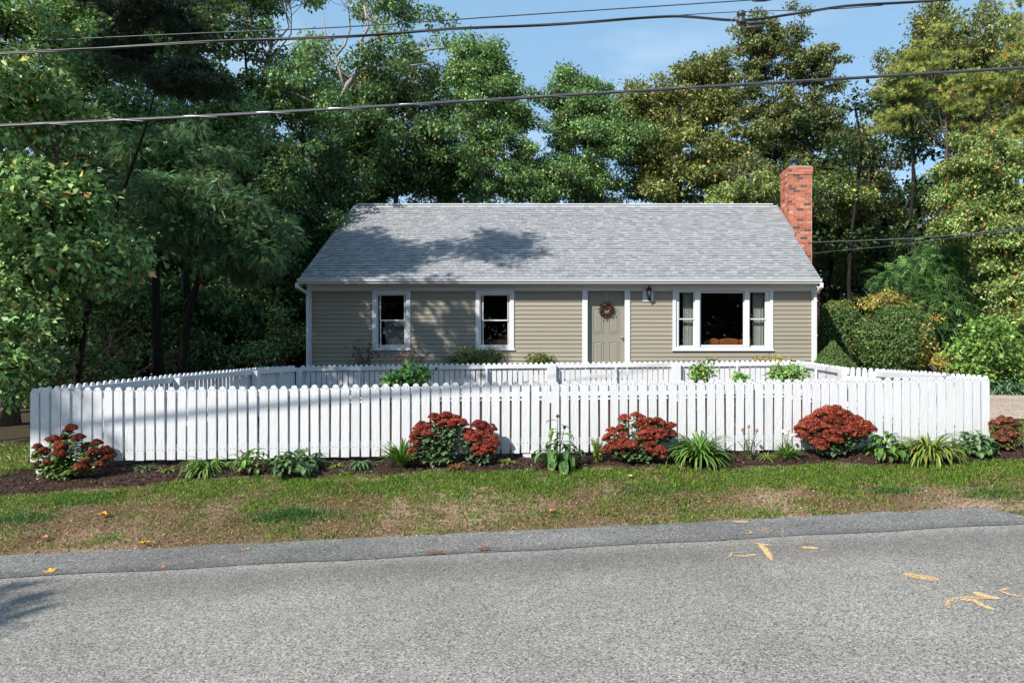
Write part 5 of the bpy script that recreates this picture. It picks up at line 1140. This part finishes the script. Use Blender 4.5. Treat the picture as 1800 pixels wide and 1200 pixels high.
# inside the yard and against the house
shrub('domed azalea with bronze green leaves under the second window', 838, 634, 16.2, 46, 22, 'azalea', 11000, .05, .15, 90)
shrub('smaller bronze azalea left of the front door', 955, 637, 16.2, 30, 16, 'azalea', 4200, .05, .13, 36)
shrub('low yellow green hedge plant under the picture window', 1360, 637, 16.2, 34, 9, 'gb', 2200, .045, .10, 26)
shrub('tiny shrub tip showing over the back fence below the picture window', 1252, 636, 16, 12, 5, 'azalea', 400, .045, .07, 8)
def yard_z(px, py, Y): return P(px, py, Y)
def yshrub(label, px, pyt, Y, w_px, cols, seed, n, leafL, leafW, nl=9, tall=None):
    x = (px-CX)*Y/F; z0 = gz(x, Y); h = CAMZ+(CY-pyt)*Y/F-z0; r = random.Random(seed); st = []
    for i in range(n): a = r.uniform(-1, 1)*w_px*Y/F/2; st.append((a, r.gauss(0, .1), h*r.uniform(.85, 1.08)*(1-.2*abs(a)/(w_px*Y/F/2))))
    leafy_stems(label, Vector((x, Y, z0)), st, leafL, leafW, cols, seed, 'shrub', 'shrub', None, nl=nl)
shrub('dark green leafy shrub inside the yard right below the left window', 716, 666, 9.6, 36, 17, [((.03, .085, .02), 3), ((.048, .115, .025), 3), ((.022, .06, .016), 2)], 1500, .075, .10, 26)
yshrub('sparse rose with bronze sprigs behind the dark green yard shrub', 745, 640, 11, 60, [(.16, .06, .05), (.08, .12, .04)], 62, 8, .05, .025, 8)
shrub('light green loose shrub in the yard left of the picture window', 1234, 657, 10.5, 24, 18, [((.12, .21, .05), 3), ((.09, .17, .04), 3), ((.17, .21, .06), 1)], 520, .06, .09, 22)
shrub('small pale green sprout in the yard below the picture window', 1300, 664, 9, 15, 8, [((.12, .22, .045), 3), ((.09, .18, .035), 2)], 260, .05, .06, 10)
shrub('light green shrub in the yard near the right fence corner', 1385, 657, 10, 36, 14, [((.115, .20, .05), 3), ((.085, .165, .04), 3), ((.16, .20, .06), 1)], 750, .065, .09, 26)
def twiggy(label, px, pyt, Y, w_px, seed, n, leaves, cols):
    x = (px-CX)*Y/F; z0 = gz(x, Y); h = CAMZ+(CY-pyt)*Y/F-z0; r = random.Random(seed); root = thing('bare_shrub', label, 'shrub', (x, Y, z0)); m = MB(); rs = np.random.RandomState(seed); ends = []
    for i in range(n):
        a = r.uniform(-1, 1)*w_px*Y/F/2; t_ = Vector((x+a, Y+r.gauss(0, .12), z0+h*r.uniform(.7, 1)-.2*abs(a))); b = Vector((x+r.gauss(0, .04), Y, z0)); md = b.lerp(t_, .55)+Vector((-a*.2, 0, .06)); m.tube([b, md, t_], [.011, .007, .002], 5)
        for j in range(5):
            q = md.lerp(t_, r.random()); e = q+Vector((r.gauss(0, .13), r.gauss(0, .08), r.uniform(.0, .2))); m.tube([q, e], [.004, .0015], 4); ends += [q, e]
    m.build('stems', M['twig'], root)
    e = np.array([tuple(v) for v in ends]); q, c = leaves_at(e, np.full(len(e), .05), leaves, .045, cols, rs); quads_obj('leaves', q, c, M['leaf'], root)
twiggy('bare branching shrub with few red leaves in front of the left window', 715, 598, 15.6, 90, 71, 11, 160, [((.30, .07, .03), 3), ((.2, .12, .04), 1)])
twiggy('dark reddish twiggy shrub near the left corner of the house', 640, 603, 15.6, 60, 72, 14, 420, [((.10, .035, .03), 3), ((.06, .06, .03), 1)])

# ------------------------------------------------------------------ cables over the road
def cy_(px, Y0): return Y0/(1-.09*(px-CX)/F)
def cable(label, pts, Y0, r, strands=1, name='overhead_cable', lash=False, group=None, tw=.5, ext=True):
    """pts photo points along the cable"""
    xs_ = np.array([p[0] for p in pts], float); ys_ = np.array([p[1] for p in pts], float)
    def at(px): 
        if px < xs_[0]: py = ys_[0]-(xs_[0]-px)*(ys_[1]-ys_[0])/(xs_[1]-xs_[0])
        elif px > xs_[-1]: py = ys_[-1]+(px-xs_[-1])*(ys_[-1]-ys_[-2])/(xs_[-1]-xs_[-2])
        else:
            n = len(xs_); i = int(np.clip(np.searchsorted(xs_, px)-1, 0, n-2)); t = (px-xs_[i])/(xs_[i+1]-xs_[i])
            m0 = (ys_[i+1]-ys_[max(i-1, 0)])/(xs_[i+1]-xs_[max(i-1, 0)])*(xs_[i+1]-xs_[i]); m1 = (ys_[min(i+2, n-1)]-ys_[i])/(xs_[min(i+2, n-1)]-xs_[i])*(xs_[i+1]-xs_[i])
            h = t*t*(3-2*t); py = ys_[i]*(1-h)+ys_[i+1]*h+(t**3-2*t*t+t)*m0+(t**3-t*t)*m1
        return P(px, py, cy_(px, Y0))
    a, b = (-700, 2500) if ext is True else ext
    path = [at(px) for px in np.arange(a, b+1, 12)]; root = thing(name, label, 'cable', path[0], group)
    for k in range(strands):
        m = MB(); q = []
        for i, p in enumerate(path):
            g = p.x/tw*2*PI/2.2+k*2*PI/strands; o = (r*1.05 if strands > 1 else 0); q.append(p+Vector((0, math.cos(g)*o, math.sin(g)*o)))
        m.tube(q, r, 6); m.build('strand', M['cable'], root, smooth=True)
    if lash:
        m = MB(); q = []; L = 0; p0 = path[0]
        for i in range(len(path)-1):
            for s in range(4):
                p = path[i].lerp(path[i+1], s/4); g = (p.x)/.42*2*PI/2; q.append(p+Vector((0, math.cos(g)*(r+.003), math.sin(g)*(r+.003))))
        m.tube(q, .0022, 4); m.build('lashing_wire', M['steelwire'], root)
        m = MB(); m.tube([p+Vector((0, 0, r+.004)) for p in path], .0045, 5); m.build('support_wire', M['steelwire'], root)
    return root
CG = 'overhead cables above the road'
cable('thick lashed cable, lowest of the three crossing the whole picture', [(0, 222), (300, 208), (600, 192), (900, 174), (1200, 156), (1500, 138), (1800, 120)], 8.6, .0155, 1, lash=True, group=CG)
cable('twisted three strand cable that opens out at the splice', [(0, 95), (200, 84), (400, 72), (600, 65), (800, 51), (1000, 42), (1180, 29), (1300, 36), (1400, 24), (1490, 11), (1650, 1), (1800, -12)], 9.2, .0095, 3, group=CG, tw=2.4)
cable('thin steel cable, highest one at the top left', [(0, 75), (300, 61), (600, 48), (900, 28), (1290, 2.5), (1500, -12)], 9.6, .0075, 1, group=CG)
cable('short straight wire carrying the splice block at upper right', [(1180, 28), (1290, 21.5), (1480, 15.5), (1560, 9)], 9.2, .0055, 1, group=CG, ext=(1180, 1560))
cable('thick cable passing out of frame overhead that shades the fence', [(0, -1800), (900, -1930)], 2.75, .028, 1, group=None) if False else None
# shade throwing cable: runs above and before the frame
pa_, pb_ = P(40, 758, fence_y(-5.9)-.03), P(925, 671, float(fence_y(-.65))-.03)
def back(p, Y): k = (p.y-Y)/1.0; return Vector((p.x-.8*k, Y, p.z+1.05*k))
a_, b_ = back(pa_, 2.6), back(pb_, 3.1); dv = (b_-a_)
m = MB(); t = thing('overhead_cable', 'thick utility cable high over the near lane, passing above the picture', 'cable', a_-dv*1.5, CG); m.tube([a_-dv*1.5, a_-dv*.5, a_, b_, b_+dv*.35+Vector((0, 0, .12)), b_+dv*1.2+Vector((0, 0, .9))], .024, 8); m.build('strand', M['cable'], t, smooth=True)
# splice case and clamps
Ys = cy_(1303, 9.2); c = P(1303, 32, Ys); t = thing('cable_splice', 'black splice block with wrapped connectors hanging on the twisted cable', 'cable splice', c); k = Ys/F
m = MB(); m.lathe((c.x, c.y, c.z), [(.3*k*10*.2, -12*k), (8*k, -11*k), (9*k, -6*k), (6*k, -3*k), (6*k, 2*k), (8*k, 4*k), (8*k, 10*k), (4*k, 12.5*k)], 10); m.build('block', M['cable'], t, smooth=True)
for (x0, y0, x1, y1, rr) in ((1318, 41, 1345, 40, 3.2), (1314, 49, 1340, 48, 3.6)):
    a, b = P(x0, y0, Ys), P(x1, y1, Ys); m = MB(); m.tube([a-(b-a)*.1, a, b, b+(b-a)*.1], [rr*k*.5, rr*k, rr*k, rr*k*.5], 8); m.build('sleeve', M['cable'], t, smooth=True)
for (x0, y0, x1, y1) in ((1292, 37, 1322, 26), (1290, 47, 1316, 38), (1284, 37, 1300, 30)):
    m = MB(); m.tube([P(x0, y0, Ys-.02), P((x0+x1)/2, (y0+y1)/2-3, Ys-.03), P(x1, y1, Ys-.02)], .9*k, 5); m.build('tie_wire', M['steelwire'], t)
Yt = cy_(1330, 9.6); t = thing('cable_clamp', 'dark dead end clamp on the thin steel cable at the top edge', 'cable clamp', P(1330, 2, Yt)); m = MB(); m.tube([P(1322, 1.5, Yt), P(1330, 1, Yt), P(1345, .5, Yt), P(1360, -1, Yt)], [.012, .022, .022, .01], 8); m.build('body', M['cable'], t, smooth=True)
def plain_wire(label, pts, r, group):
    m = MB(); q = [P(*p) for p in pts]; qq = []
    for a, b in zip(q[:-1], q[1:]): qq += [a.lerp(b, i/6) for i in range(6)]
    m.tube(qq+[q[-1]], r, 5); tag(m.build('service_wire', M['steelwire'], smooth=True), label, 'wire', group)
plain_wire('grey service wire running from the chimney side to the right edge', [(1429, 425.5, 19.4), (1500, 423.5, 18), (1600, 419, 16.5), (1700, 411.5, 15), (1800, 400, 13.6), (2100, 350, 10)], .011, 'wires to the house')
plain_wire('thinner sagging wire just under the grey service wire', [(1429, 445, 19.4), (1480, 440, 18.5), (1560, 433, 17.5), (1660, 420, 16), (1800, 403, 14), (2100, 360, 10)], .006, 'wires to the house')
